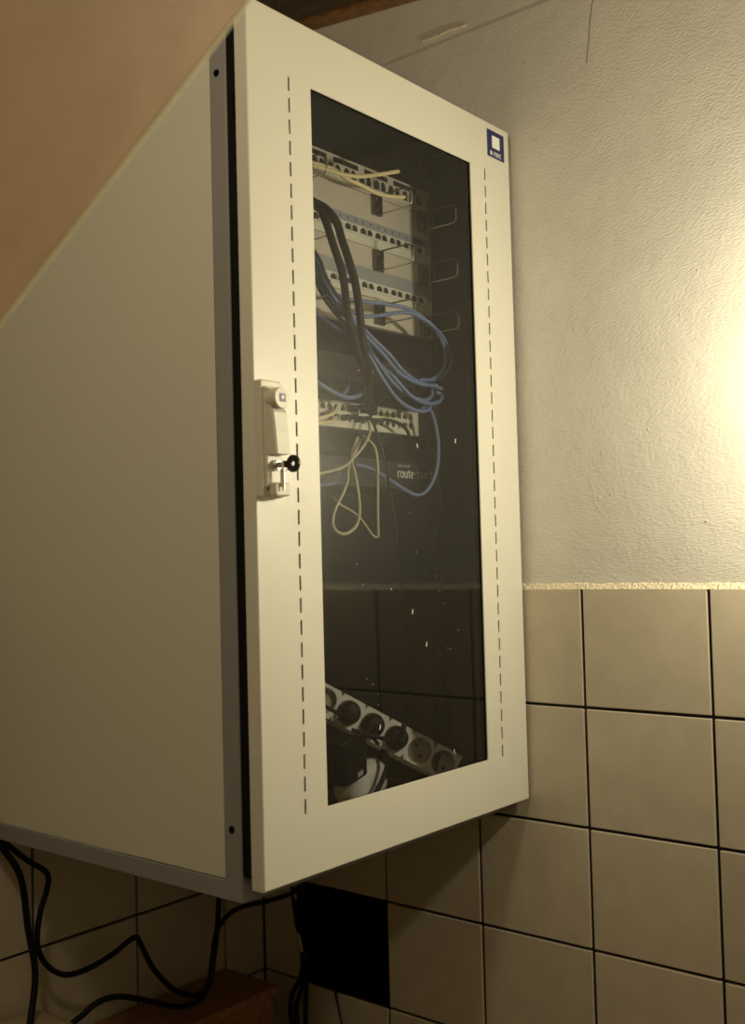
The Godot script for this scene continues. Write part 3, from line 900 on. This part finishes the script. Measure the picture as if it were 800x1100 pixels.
	add_rbox(st, Vector3(0.0028, 0.008, 0.008), 0.0008, Vector3(0, 0, 0.0105))
	obj("bow", st.commit(), M.shiny_black, key)
	block("blade", Vector3(-0.001, -0.0035, -0.006), Vector3(0.001, 0.0035, 0.009), M.chrome, key, 0.0003)
	var spare := thing("hanging_key", "flat bright metal key hanging below the black key in the lock", "key", Vector3(hb + 0.0175, 1.655, 0.6535))
	st = begin()
	add_rbox(st, Vector3(0.0016, 0.0225, 0.0065), 0.0005, Vector3(0, 0.003, 0))
	add_rbox(st, Vector3(0.0016, 0.006, 0.0035), 0.0005, Vector3(0, -0.010, 0.0012))
	obj("blade", st.commit(), M.chrome, spare)
	var ring := []
	for k in 20:
		ring.append(Vector3(0.0, 0.0165 + 0.0062 * cos(TAU * k / 20), 0.004 + 0.0062 * sin(TAU * k / 20)))
	st = begin()
	add_tube(st, ring, 0.0006, 6, true)
	obj("ring", st.commit(), M.chrome, spare)


# ---------------------------------------------------------------- rack equipment

func build_rack() -> void:
	# the two front posts with their square holes
	for q in [[-0.0885, -0.050, "rack_post"], [-0.5625, -0.524, "rack_post"]]:
		var right: bool = q[0] > -0.3
		var t := thing("rack_post", "zinc rack post with square holes on the %s" % ("plaster wall side" if right else "latch side"), "rack post", Vector3((q[0] + q[1]) / 2, CB + 0.027, RACK_Z - 0.02), "rack posts")
		var off := -t.position
		var holes := []
		for k in 66:
			holes.append(Rect2((q[0] + q[1]) / 2 - 0.0045 - 0.0 + (0.0005 if right else -0.0005), 1.185 + k * 0.01587, 0.009, 0.0095))
		var st := begin()
		add_sheet(st, Rect2(q[0], CB + 0.0265, q[1] - q[0], 2.254 - CB - 0.0265), holes, RACK_Z - 0.0025, 1.0, 0.002)
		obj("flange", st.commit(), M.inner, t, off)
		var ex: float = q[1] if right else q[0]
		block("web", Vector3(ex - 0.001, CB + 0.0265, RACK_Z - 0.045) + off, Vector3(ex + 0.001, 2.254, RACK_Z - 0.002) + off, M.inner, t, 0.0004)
	patch_panel(2.1305, 2.172, 0, "top patch panel with open cut-outs above two more in the cabinet")
	cable_manager(2.0885, 2.1295, 2.099, 2.132, "beige plate with cable rings under the topmost patch panel", 2.0)
	patch_panel(2.0465, 2.0878, 1, "middle white patch panel with numbered grey strip and black sockets")
	cable_manager(2.0125, 2.0457, 2.0095, 2.043, "beige plate with cable rings under the middle patch panel", 0.0)
	patch_panel(1.9665, 2.0118, 2, "lowest white patch panel with blue cables plugged in")
	cable_manager(1.9207, 1.9657, 1.9245, 1.957, "beige plate with cable rings under the lowest patch panel", 0.0)
	# black converter with a tiny orange light and a painted glint
	var dv := thing("media_converter", "flat black rack unit with a tiny orange light above the switch", "network device", Vector3(-0.306, 1.828, RACK_Z - 0.1))
	var off := -dv.position
	block("case", Vector3(-0.53, 1.828, RACK_Z - 0.2) + off, Vector3(-0.082, 1.868, RACK_Z) + off, M.device, dv, 0.001)
	for s in [[RACK_L, -0.528], [-0.084, RACK_R]]:
		block("ear", Vector3(s[0], 1.828, RACK_Z - 0.0015) + off, Vector3(s[1], 1.868, RACK_Z + 0.0005) + off, M.device, dv, 0.0004)
	var led := paint(Color(0.8, 0.4, 0.1), 0.4)
	led.emission_enabled = true
	led.emission = Color(1.0, 0.45, 0.08)
	led.emission_energy_multiplier = 0.5
	block("led", Vector3(-0.2606, 1.8455, RACK_Z) + off, Vector3(-0.2576, 1.8478, RACK_Z + 0.001) + off, led, dv, 0.0003)
	block("led", Vector3(-0.2265, 1.8462, RACK_Z) + off, Vector3(-0.2240, 1.8492, RACK_Z + 0.001) + off, M.label_strip, dv, 0.0003)  # bluish glint painted as a pale block, no light of its own
	build_switch()
	build_router()


func patch_panel(y0: float, y1: float, kind: int, label: String) -> void:
	var t := thing("patch_panel", label, "patch panel", Vector3(-0.306, y0, RACK_Z), "patch panels in the rack")
	var off := -t.position
	var pitch := 0.0182
	var right := -0.0955
	var py: float = [2.143, 2.0632, 1.9790][kind]
	var ph: float = [0.0155, 0.0096, 0.0090][kind]
	var holes := []
	for k in 24:
		var cx := right - k * pitch
		holes.append(Rect2(cx - 0.0058, py, 0.0116, ph * 0.62))
	var st := begin()
	add_sheet(st, Rect2(RACK_L, y0, RACK_R - RACK_L, y1 - y0), holes, RACK_Z + 0.001, 1.0, 0.006)
	add_sheet(st, Rect2(RACK_L, y0, RACK_R - RACK_L, y1 - y0), [], RACK_Z - 0.010, -1.0, 0.0)
	add_wall_ring(st, Rect2(RACK_L, y0, RACK_R - RACK_L, y1 - y0), RACK_Z + 0.001, RACK_Z - 0.010, 1.0)
	obj("face", st.commit(), M.patch_white if kind > 0 else M.plate, t, off)
	# each socket: a dark arched opening with its frame
	var arch := PackedVector2Array()
	for k in 9:
		var a := PI * k / 8.0
		arch.append(Vector2(0.0058 * cos(a), ph * 0.5 + ph * 0.5 * sin(a)))
	arch.append(Vector2(-0.0058, 0))
	arch.append(Vector2(0.0058, 0))
	var mesh := prism(arch, 0.0006)
	for k in 24:
		var cx := right - k * pitch + (0.0012 if k % 2 == 0 else -0.0012)
		obj("port", mesh, M.port, t, Vector3(cx, py, RACK_Z + 0.0006) + off)
	for k in 13:
		var x := right + pitch / 2 - k * 2 * pitch
		block("port_divider", Vector3(x - 0.0011, py - 0.003, RACK_Z + 0.0005) + off, Vector3(x + 0.0011, py + ph + 0.001, RACK_Z + 0.0026) + off, M.patch_white, t, 0.0005)
	block("sill", Vector3(RACK_L + 0.02, py - 0.0045, RACK_Z) + off, Vector3(RACK_R - 0.012, py - 0.0022, RACK_Z + 0.003) + off, M.patch_white, t, 0.0006)
	if kind > 0:
		var sy0: float = [0.0, 2.0748, 1.9905][kind]
		block("label_strip", Vector3(RACK_L + 0.003, sy0, RACK_Z + 0.0005) + off, Vector3(RACK_R - 0.003, y1 - 0.001, RACK_Z + 0.0022) + off, M.label_strip, t, 0.0004)
		if kind == 1:
			for k in 24:
				var s := str(24 - k)
				var w := 0.0022 if s.length() == 1 else 0.0042
				var cx := right - k * pitch
				if k > 1:
					write("numeral", s, Vector2(cx - w / 2 + off.x, 2.0785 + off.y), Vector2(cx + w / 2 + off.x, 2.0827 + off.y), RACK_Z + 0.0023 + off.z, M.print_dark, t)
			block("brand_mark", Vector3(-0.1165, 2.0775, RACK_Z + 0.002) + off, Vector3(-0.086, 2.0838, RACK_Z + 0.0025) + off, M.print_blue, t, 0.0002)
		else:
			block("brand_mark", Vector3(-0.305, 1.993, RACK_Z + 0.002) + off, Vector3(-0.285, 2.006, RACK_Z + 0.0026) + off, M.print_blue, t, 0.0002)
			block("brand_mark", Vector3(-0.283, 1.993, RACK_Z + 0.002) + off, Vector3(-0.268, 2.004, RACK_Z + 0.0026) + off, M.print_blue, t, 0.0002)
	else:
		# upper row of wide open cut-outs
		for k in 6:
			var x0 := RACK_L + 0.022 + k * 0.073
			block("cut_out", Vector3(x0, 2.1605, RACK_Z + 0.0006) + off, Vector3(x0 + 0.058, 2.1682, RACK_Z + 0.0014) + off, M.port, t, 0.0003)
	for x in [RACK_L + 0.008, RACK_R - 0.008]:
		var sc := begin()
		add_lathe(sc, [Vector2(0.0042, 0.0), Vector2(0.0036, 0.002), Vector2(0, 0.0026)], 14)
		obj("screw", sc.commit(), M.zinc, t, Vector3(x, (y0 + y1) / 2, RACK_Z + 0.001) + off)


func cable_manager(y0: float, y1: float, r0: float, r1: float, label: String, _shift: float) -> void:
	var t := thing("cable_manager", label, "cable manager", Vector3(-0.306, y0, RACK_Z), "cable managers in the rack")
	var off := -t.position
	block("plate", Vector3(RACK_L, y0, RACK_Z - 0.012) + off, Vector3(RACK_R, y1, RACK_Z + 0.0005) + off, M.plate, t, 0.0006)
	for x in [-0.522, -0.404, -0.208, -0.0895]:
		# bracket bolted to the plate, and a wire loop reaching forward
		var zf := RACK_Z + 0.009
		if y1 < r1:
			zf = RACK_Z + 0.009
		var bracket := block("bracket", Vector3(x - 0.0105, r0, RACK_Z + 0.0005) + off, Vector3(x + 0.0105, r1, RACK_Z + 0.0075) + off, M.wire, t, 0.001)
		var c := -bracket.position + off
		for k in 3:
			obj("bolt", lathe([Vector2(0.0028, 0), Vector2(0.0024, 0.0012), Vector2(0, 0.0014)], 10), M.chrome, bracket, Vector3(x + (0.004 if k % 2 else -0.003), lerpf(r0, r1, 0.2 + 0.3 * k), RACK_Z + 0.0075) + c)
		var loop := []
		var cy := (r0 + r1) / 2
		var h := (r1 - r0) / 2 - 0.002
		var z1 := RACK_Z + 0.071
		loop.append_array([Vector3(x, cy + h, zf - 0.006), Vector3(x, cy + h, z1 - 0.012)])
		for k in 5:
			var a := PI / 2 * (1.0 - k / 4.0)
			loop.append(Vector3(x, cy + h - 0.008 + 0.008 * sin(a), z1 - 0.008 + 0.008 * cos(a)))
		loop.append(Vector3(x, cy - 0.004, z1))
		var st := begin()
		add_tube(st, loop, 0.0013, 7)
		obj("ring_wire", st.commit(), M.wire, t, off)
		loop = [Vector3(x + 0.003, cy - h, zf - 0.006), Vector3(x + 0.003, cy - h, z1 - 0.012)]
		for k in 5:
			var a := PI / 2 * (1.0 - k / 4.0)
			loop.append(Vector3(x + 0.003, cy - h + 0.008 - 0.008 * sin(a), z1 - 0.008 + 0.008 * cos(a)))
		loop.append(Vector3(x + 0.003, cy + 0.008, z1))
		st = begin()
		add_tube(st, loop, 0.0013, 7)
		obj("ring_wire", st.commit(), M.chrome, t, off)


func build_switch() -> void:
	var t := thing("network_switch", "black network switch with two rows of sockets in a pale bezel", "network switch", Vector3(-0.306, 1.752, RACK_Z - 0.1))
	var off := -t.position
	block("case", Vector3(-0.53, 1.752, RACK_Z - 0.21) + off, Vector3(-0.082, 1.7965, RACK_Z - 0.0005) + off, M.device, t, 0.001)
	for s in [[RACK_L, -0.528], [-0.084, RACK_R]]:
		block("ear", Vector3(s[0], 1.752, RACK_Z - 0.0015) + off, Vector3(s[1], 1.7965, RACK_Z + 0.0005) + off, M.device, t, 0.0004)
	var bez := Rect2(-0.3605, 1.7545, 0.2435, 0.0385)
	var holes := []
	for k in 15:
		for row in [1.7642, 1.7796]:
			holes.append(Rect2(-0.1432 - k * 0.0151, row, 0.0112, 0.0098))
	for k in 36:
		holes.append(Rect2(-0.1290 - k * 0.0064, 1.7900, 0.0026, 0.0024))
	var st := begin()
	add_sheet(st, bez, holes, RACK_Z + 0.0055, 1.0, 0.0045)
	add_wall_ring(st, bez, RACK_Z + 0.0055, RACK_Z - 0.0005, 1.0)
	obj("bezel", st.commit(), M.switch_bezel, t, off)
	for k in 15:
		var cx: float = -0.1376 - k * 0.0151
		# each socket: dark well with the latch notch
		var up := prism(PackedVector2Array([Vector2(-0.0056, 0), Vector2(0.0056, 0), Vector2(0.0056, 0.0062), Vector2(0.003, 0.0062), Vector2(0.003, 0.0095), Vector2(-0.003, 0.0095), Vector2(-0.003, 0.0062), Vector2(-0.0056, 0.0062)]), 0.0004)
		if k == 0:
			boxes["port_up"] = up
		obj("port", boxes["port_up"], M.port, t, Vector3(cx, 1.7797, RACK_Z + 0.0003) + off)
		obj("port", boxes["port_up"], M.port, t, Vector3(cx, 1.7739, RACK_Z + 0.0003) + off, Vector3(0, 0, PI))
		for q in [[1.7797, 1.0], [1.7739, -1.0]]:
			for s in [-1.0, 1.0]:
				var x0: float = cx + s * 0.0043
				var ya: float = q[0] + q[1] * 0.0064
				var yb: float = q[0] + q[1] * 0.0097
				block("port_shoulder", Vector3(x0 - 0.0012, minf(ya, yb), RACK_Z + 0.0006) + off, Vector3(x0 + 0.0012, maxf(ya, yb), RACK_Z + 0.0054) + off, M.switch_bezel, t, 0.0002)
	# dark plugs standing in the sockets on the left
	for k in [8, 9, 10, 11]:
		var cx: float = -0.1376 - k * 0.0151
		var pl := thing("network_plug", "dark plug pushed into a socket of the network switch", "plug", Vector3(cx, 1.769 if k % 2 else 1.7845, RACK_Z + 0.004), "dark plugs in the switch")
		block("body", Vector3(-0.0052, -0.004, -0.002), Vector3(0.0052, 0.004, 0.016), M.cable_black, pl, 0.001)
		block("boot", Vector3(-0.0035, -0.003, 0.016), Vector3(0.0035, 0.003, 0.03), M.cable_black, pl, 0.0015)


func build_router() -> void:
	var t := thing("router", "black router with white lettering under the network switch", "router", Vector3(-0.306, 1.667, RACK_Z - 0.07))
	var off := -t.position
	block("case", Vector3(-0.53, 1.667, RACK_Z - 0.14) + off, Vector3(-0.082, 1.712, RACK_Z - 0.0005) + off, M.device, t, 0.001)
	for s in [[RACK_L, -0.528], [-0.084, RACK_R]]:
		block("ear", Vector3(s[0], 1.667, RACK_Z - 0.0015) + off, Vector3(s[1], 1.712, RACK_Z + 0.0005) + off, M.device, t, 0.0004)
	write("lettering", "router", Vector2(-0.1678 + off.x, 1.6850 + off.y), Vector2(-0.1185 + off.x, 1.6985 + off.y), RACK_Z - 0.0003 + off.z, M.print_white, t, false)
	write("lettering", "board", Vector2(-0.1175 + off.x, 1.6850 + off.y), Vector2(-0.0785 + off.x, 1.7005 + off.y), RACK_Z + 0.0006 + off.z, M.print_grey, t, false)
	write("lettering", "mikrotik", Vector2(-0.168 + off.x, 1.7025 + off.y), Vector2(-0.134 + off.x, 1.7072 + off.y), RACK_Z - 0.0003 + off.z, M.print_grey, t, true)
	for k in 9:
		block("port", Vector3(-0.47 + k * 0.0175, 1.683, RACK_Z - 0.001) + off, Vector3(-0.457 + k * 0.0175, 1.695, RACK_Z + 0.0006) + off, M.port, t, 0.0004)
	block("port_frame", Vector3(-0.474, 1.679, RACK_Z - 0.001) + off, Vector3(-0.308, 1.6995, RACK_Z + 0.0002) + off, M.inner, t, 0.0004)


# ---------------------------------------------------------------- power strip and adapters at the bottom

func build_power() -> void:
	var s1 := Vector3(-0.200, 1.3096, 0.412)
	var s5 := Vector3(-0.080, 1.2199, 0.5095)
	var along := (s5 - s1).normalized()
	var step := (s5 - s1).length() / 4.0
	var n := (CAM_AT - s1).normalized() + Vector3(0, 0.16, 0)
	n = (n - along * n.dot(along)).normalized()
	var across := n.cross(along).normalized()
	var bs := Basis(along, across, n)
	var t := thing("power_strip", "long white power strip leaning across the bottom of the cabinet", "power strip", s1)
	t.basis = bs
	var hs := begin()
	add_rbox(hs, Vector3(0.356, 0.054, 0.027), 0.004, Vector3(0.028, 0, -0.0265))
	var cell := Rect2(-step / 2, -0.0245, step, 0.049)
	var cells := Rect2(-3.5 * step, -0.0245, 8 * step, 0.049)
	for k in range(-3, 5):
		for j in 28:
			var q := []
			for a in [TAU * j / 28, TAU * (j + 1) / 28]:
				var d := Vector2(cos(a), sin(a))
				var far := minf(cell.size.x / 2 / maxf(absf(d.x), 1e-6), cell.size.y / 2 / maxf(absf(d.y), 1e-6))
				q.append_array([Vector3(k * step + d.x * 0.0205, d.y * 0.0205, -0.003), Vector3(k * step + d.x * far, d.y * far, -0.003)])
			quad(hs, q[0], q[1], q[3], q[2], Vector3.BACK)
	add_wall_ring(hs, cells, -0.003, -0.014, 1.0)
	for s in [[-0.150, -3.5 * step], [4.5 * step, 0.206]]:
		add_rbox(hs, Vector3(s[1] - s[0], 0.049, 0.02), 0.002, Vector3((s[0] + s[1]) / 2, 0, -0.013))
	obj("housing", hs.commit(), M.strip, t)
	for k in range(-3, 5):
		var st := begin()
		add_lathe(st, [Vector2(0.0206, -0.0035), Vector2(0.0202, -0.0022), Vector2(0.0193, -0.0024), Vector2(0.0188, -0.0125), Vector2(0.0, -0.0125)], 28)
		var so := obj("socket", st.commit(), M.socket, t, Vector3(k * step, 0, 0.0006))
		for s in [-1.0, 1.0]:
			obj("pin_hole", lathe([Vector2(0.0028, 0), Vector2(0.0026, 0.0004), Vector2(0, 0.0004)], 12), M.port, so, Vector3(0.0095 * s * 0.707, 0.0095 * s * -0.707, -0.0119))
			block("earth_clip", Vector3(-0.0025, 0.0170 * s - 0.0012, -0.011), Vector3(0.0025, 0.0170 * s + 0.0012, -0.002), M.chrome, so, 0.0004)
	# three round black plugs
	var names := ["round black plug in the power strip with its lead to the left", "round black plug in the power strip beside the black adapter", "round black plug with an upright grip in the power strip"]
	for k in 3:
		var p := thing("power_plug", names[k], "plug", s1 + along * step * k, "black plugs in the power strip")
		p.basis = bs
		var st := begin()
		add_lathe(st, [Vector2(0.0182, -0.010), Vector2(0.0182, 0.006), Vector2(0.0165, 0.012), Vector2(0.012, 0.017), Vector2(0.0, 0.019)], 26)
		obj("body", st.commit(), M.cable_black, p)
		if k == 2:
			block("grip", Vector3(-0.003, -0.008, 0.012), Vector3(0.003, 0.026, 0.026), M.cable_black, p, 0.002).rotation = Vector3(0, 0, 0.25)
		var lead: Array = [[Vector3(0, -0.006, 0.012), Vector3(-0.02, -0.012, 0.024), Vector3(-0.06, -0.014, 0.02), Vector3(-0.12, -0.03, 0.0)], [Vector3(0, -0.006, 0.012), Vector3(-0.012, -0.016, 0.026), Vector3(-0.03, -0.04, 0.03), Vector3(-0.05, -0.09, 0.02)], [Vector3(-0.004, -0.004, 0.014), Vector3(-0.018, -0.012, 0.024), Vector3(-0.04, -0.018, 0.03), Vector3(-0.08, -0.026, 0.028)]][k]
		obj("lead", tube(lead, 0.0034, 8), M.cable_black, p)
	# white transformer under a black one
	var w := thing("white_adapter", "rounded white power adapter lying on the cabinet floor", "adapter", Vector3(-0.185, 1.1662, 0.42))
	obj("body", rbox(Vector3(0.12, 0.066, 0.06), 0.026, 4), M.strip, w, Vector3(0, 0.033, 0), Vector3(0, 0.3, 0))
	var b := thing("black_adapter", "boxy black power adapter with a small pale label on top of the white one", "adapter", Vector3(-0.262, 1.2145, 0.45))
	obj("body", rbox(Vector3(0.082, 0.064, 0.05), 0.006, 2), M.black, b, Vector3(0, 0.0335, 0), Vector3(0, 0.3, 0.04))
	obj("label_sticker", rbox(Vector3(0.020, 0.0075, 0.0008), 0.0002), M.print_grey, b, Vector3(0.012, 0.013, 0.0255), Vector3(0, 0.3, 0.1))
	obj("lead", tube([Vector3(-0.04, 0.062, 0.03), Vector3(0.0, 0.07, 0.03), Vector3(0.045, 0.064, 0.02), Vector3(0.07, 0.05, 0.012)], 0.003, 8), M.cable_black, b)
	tag(obj("adapter_lead", tube([Vector3(-0.30, 1.172, 0.50), Vector3(-0.25, 1.178, 0.485), Vector3(-0.215, 1.195, 0.478), Vector3(-0.18, 1.222, 0.47), Vector3(-0.155, 1.24, 0.45), Vector3(-0.14, 1.25, 0.42)], 0.0042, 8), M.cable_black), "thick black lead rising in front of the white adapter", "cable")
	tag(obj("adapter_lead", tube([Vector3(-0.19, 1.215, 0.474), Vector3(-0.178, 1.203, 0.474), Vector3(-0.174, 1.186, 0.47), Vector3(-0.19, 1.176, 0.47), Vector3(-0.225, 1.1715, 0.48), Vector3(-0.28, 1.17, 0.49)], 0.0026, 8), M.cable_black), "thin black lead looping in front of the white adapter", "cable")


# ---------------------------------------------------------------- cables inside the cabinet

func cable(called: String, points: Array, r: float, mat: Material, label: String, group := "") -> void:
	tag(obj(called, tube(points, r, 8), mat), label, "cable", group)


func build_interior_cables() -> void:
	var tip := {
		0: "blue network cable running through the ring and round to the right in a wide arc",
		1: "blue network cable running through the ring inside the wider arc of another",
		2: "short run of blue network cable passing behind the black cables",
		8: "single blue network cable hanging in a long loop round the router's lettering",
		9: "blue network cable hooking upwards just above the switch",
		10: "short blue cable end curling up above the switch",
		11: "blue network cable curling up beside the router",
	}
	for k in BLUE.size():
		var label: String = tip.get(k, "blue network cable of the bundle coiled above the switch")
		cable("network_cable", BLUE[k], 0.0031 if k != 9 else 0.0036, M.cable_blue if k in [0, 1, 3, 4, 5, 6, 7, 8, 9, 10] else M.cable_navy, label, "blue network cables")
	cable("trunk_cable", BLACK[0], 0.0058, M.cable_black, "thick black cable hanging from the middle patch panel, the left of two", "thick black cables")
	cable("trunk_cable", BLACK[1], 0.0058, M.cable_black, "thick black cable hanging from the middle patch panel, the right of two", "thick black cables")
	cable("thin_cable", THIN[0], 0.0022, M.cable_black, "thin dark cable dropping from the switch to the cabinet floor")
	cable("thin_cable", THIN[1], 0.0026, M.cable_black, "thin dark cable arching in front of the switch sockets")
	cable("thin_cable", THIN[2], 0.0022, M.cable_grey, "thin brownish cable sagging from the switch past the router")
	cable("telephone_cable", CREAM[0], 0.0032, M.cable_cream, "cream cable with a cut end above the top patch panel", "cream cables")
	cable("telephone_cable", CREAM[1], 0.0032, M.cable_cream, "cream cable running down through the top cable ring", "cream cables")
	cable("grey_cable", GREY[0], 0.0024, M.cable_grey, "beige grey cable hanging in a narrow teardrop loop below the switch", "beige grey cables")
	cable("grey_cable", GREY[1], 0.0024, M.cable_grey, "beige grey cable hanging straight down below the switch", "beige grey cables")
	cable("grey_cable", GREY[2], 0.0018, M.cable_grey, "beige grey cable slanting behind the teardrop loop", "beige grey cables")
	cable("telephone_cable", CREAMSW[0], 0.0028, M.cable_cream, "cream cable bending up into the switch", "cream cables")
	cable("telephone_cable", CREAMSW[1], 0.0028, M.cable_cream, "cream cable running level along the switch", "cream cables")


# ---------------------------------------------------------------- below the cabinet

func build_below() -> void:
	var box := thing("wooden_chest", "low reddish brown wooden chest against the tiles under the cabinet", "chest", Vector3(-0.36, 0.0, 0.085))
	var off := -box.position
	block("body", Vector3(-0.80, 0.06, 0.012) + off, Vector3(-0.118, 0.772, 0.142) + off, M.box_wood, box, 0.003)
	block("top", Vector3(-0.81, 0.772, 0.008) + off, Vector3(-0.110, 0.790, 0.148) + off, M.box_wood, box, 0.003)
	block("plinth", Vector3(-0.78, 0.0, 0.02) + off, Vector3(-0.13, 0.06, 0.13) + off, M.box_wood, box, 0.002)
	var bag := thing("beige_pouch", "rounded beige pouch lying on the wooden chest", "pouch", Vector3(-0.62, 0.7905, 0.075))
	obj("body", rbox(Vector3(0.22, 0.07, 0.12), 0.032, 4), M.beige, bag, Vector3(0, 0.040, 0), Vector3(0, 0, -0.06))
	cable("power_cable", LOWA, 0.0052, M.cable_black, "black cable hanging straight down at the back corner of the cabinet", "black cables below the cabinet")
	cable("power_cable", LOWB, 0.0046, M.cable_black, "long black cable swagging twice across the tiles below the cabinet", "black cables below the cabinet")
	cable("power_cable", LOWC, 0.0048, M.cable_black, "black cable lying over the wooden chest and rising to the cabinet", "black cables below the cabinet")
	for k in 3:
		cable("dropped_cable", DROP[k], 0.0048, M.cable_black, ["black cable dropping beside the black tile, looping furthest towards the chest", "black cable dropping beside the black tile between two others", "black cable dropping beside the black tile, hanging nearest to it"][k], "cables beside the black tile")
	cable("dropped_cable", DROP[3], 0.0036, M.cable_grey, "grey cable dropping beside the black tile", "cables beside the black tile")
	cable("dropped_cable", THINDROP, 0.0022, M.cable_black, "thin black cable hanging below the black tile", "cables beside the black tile")
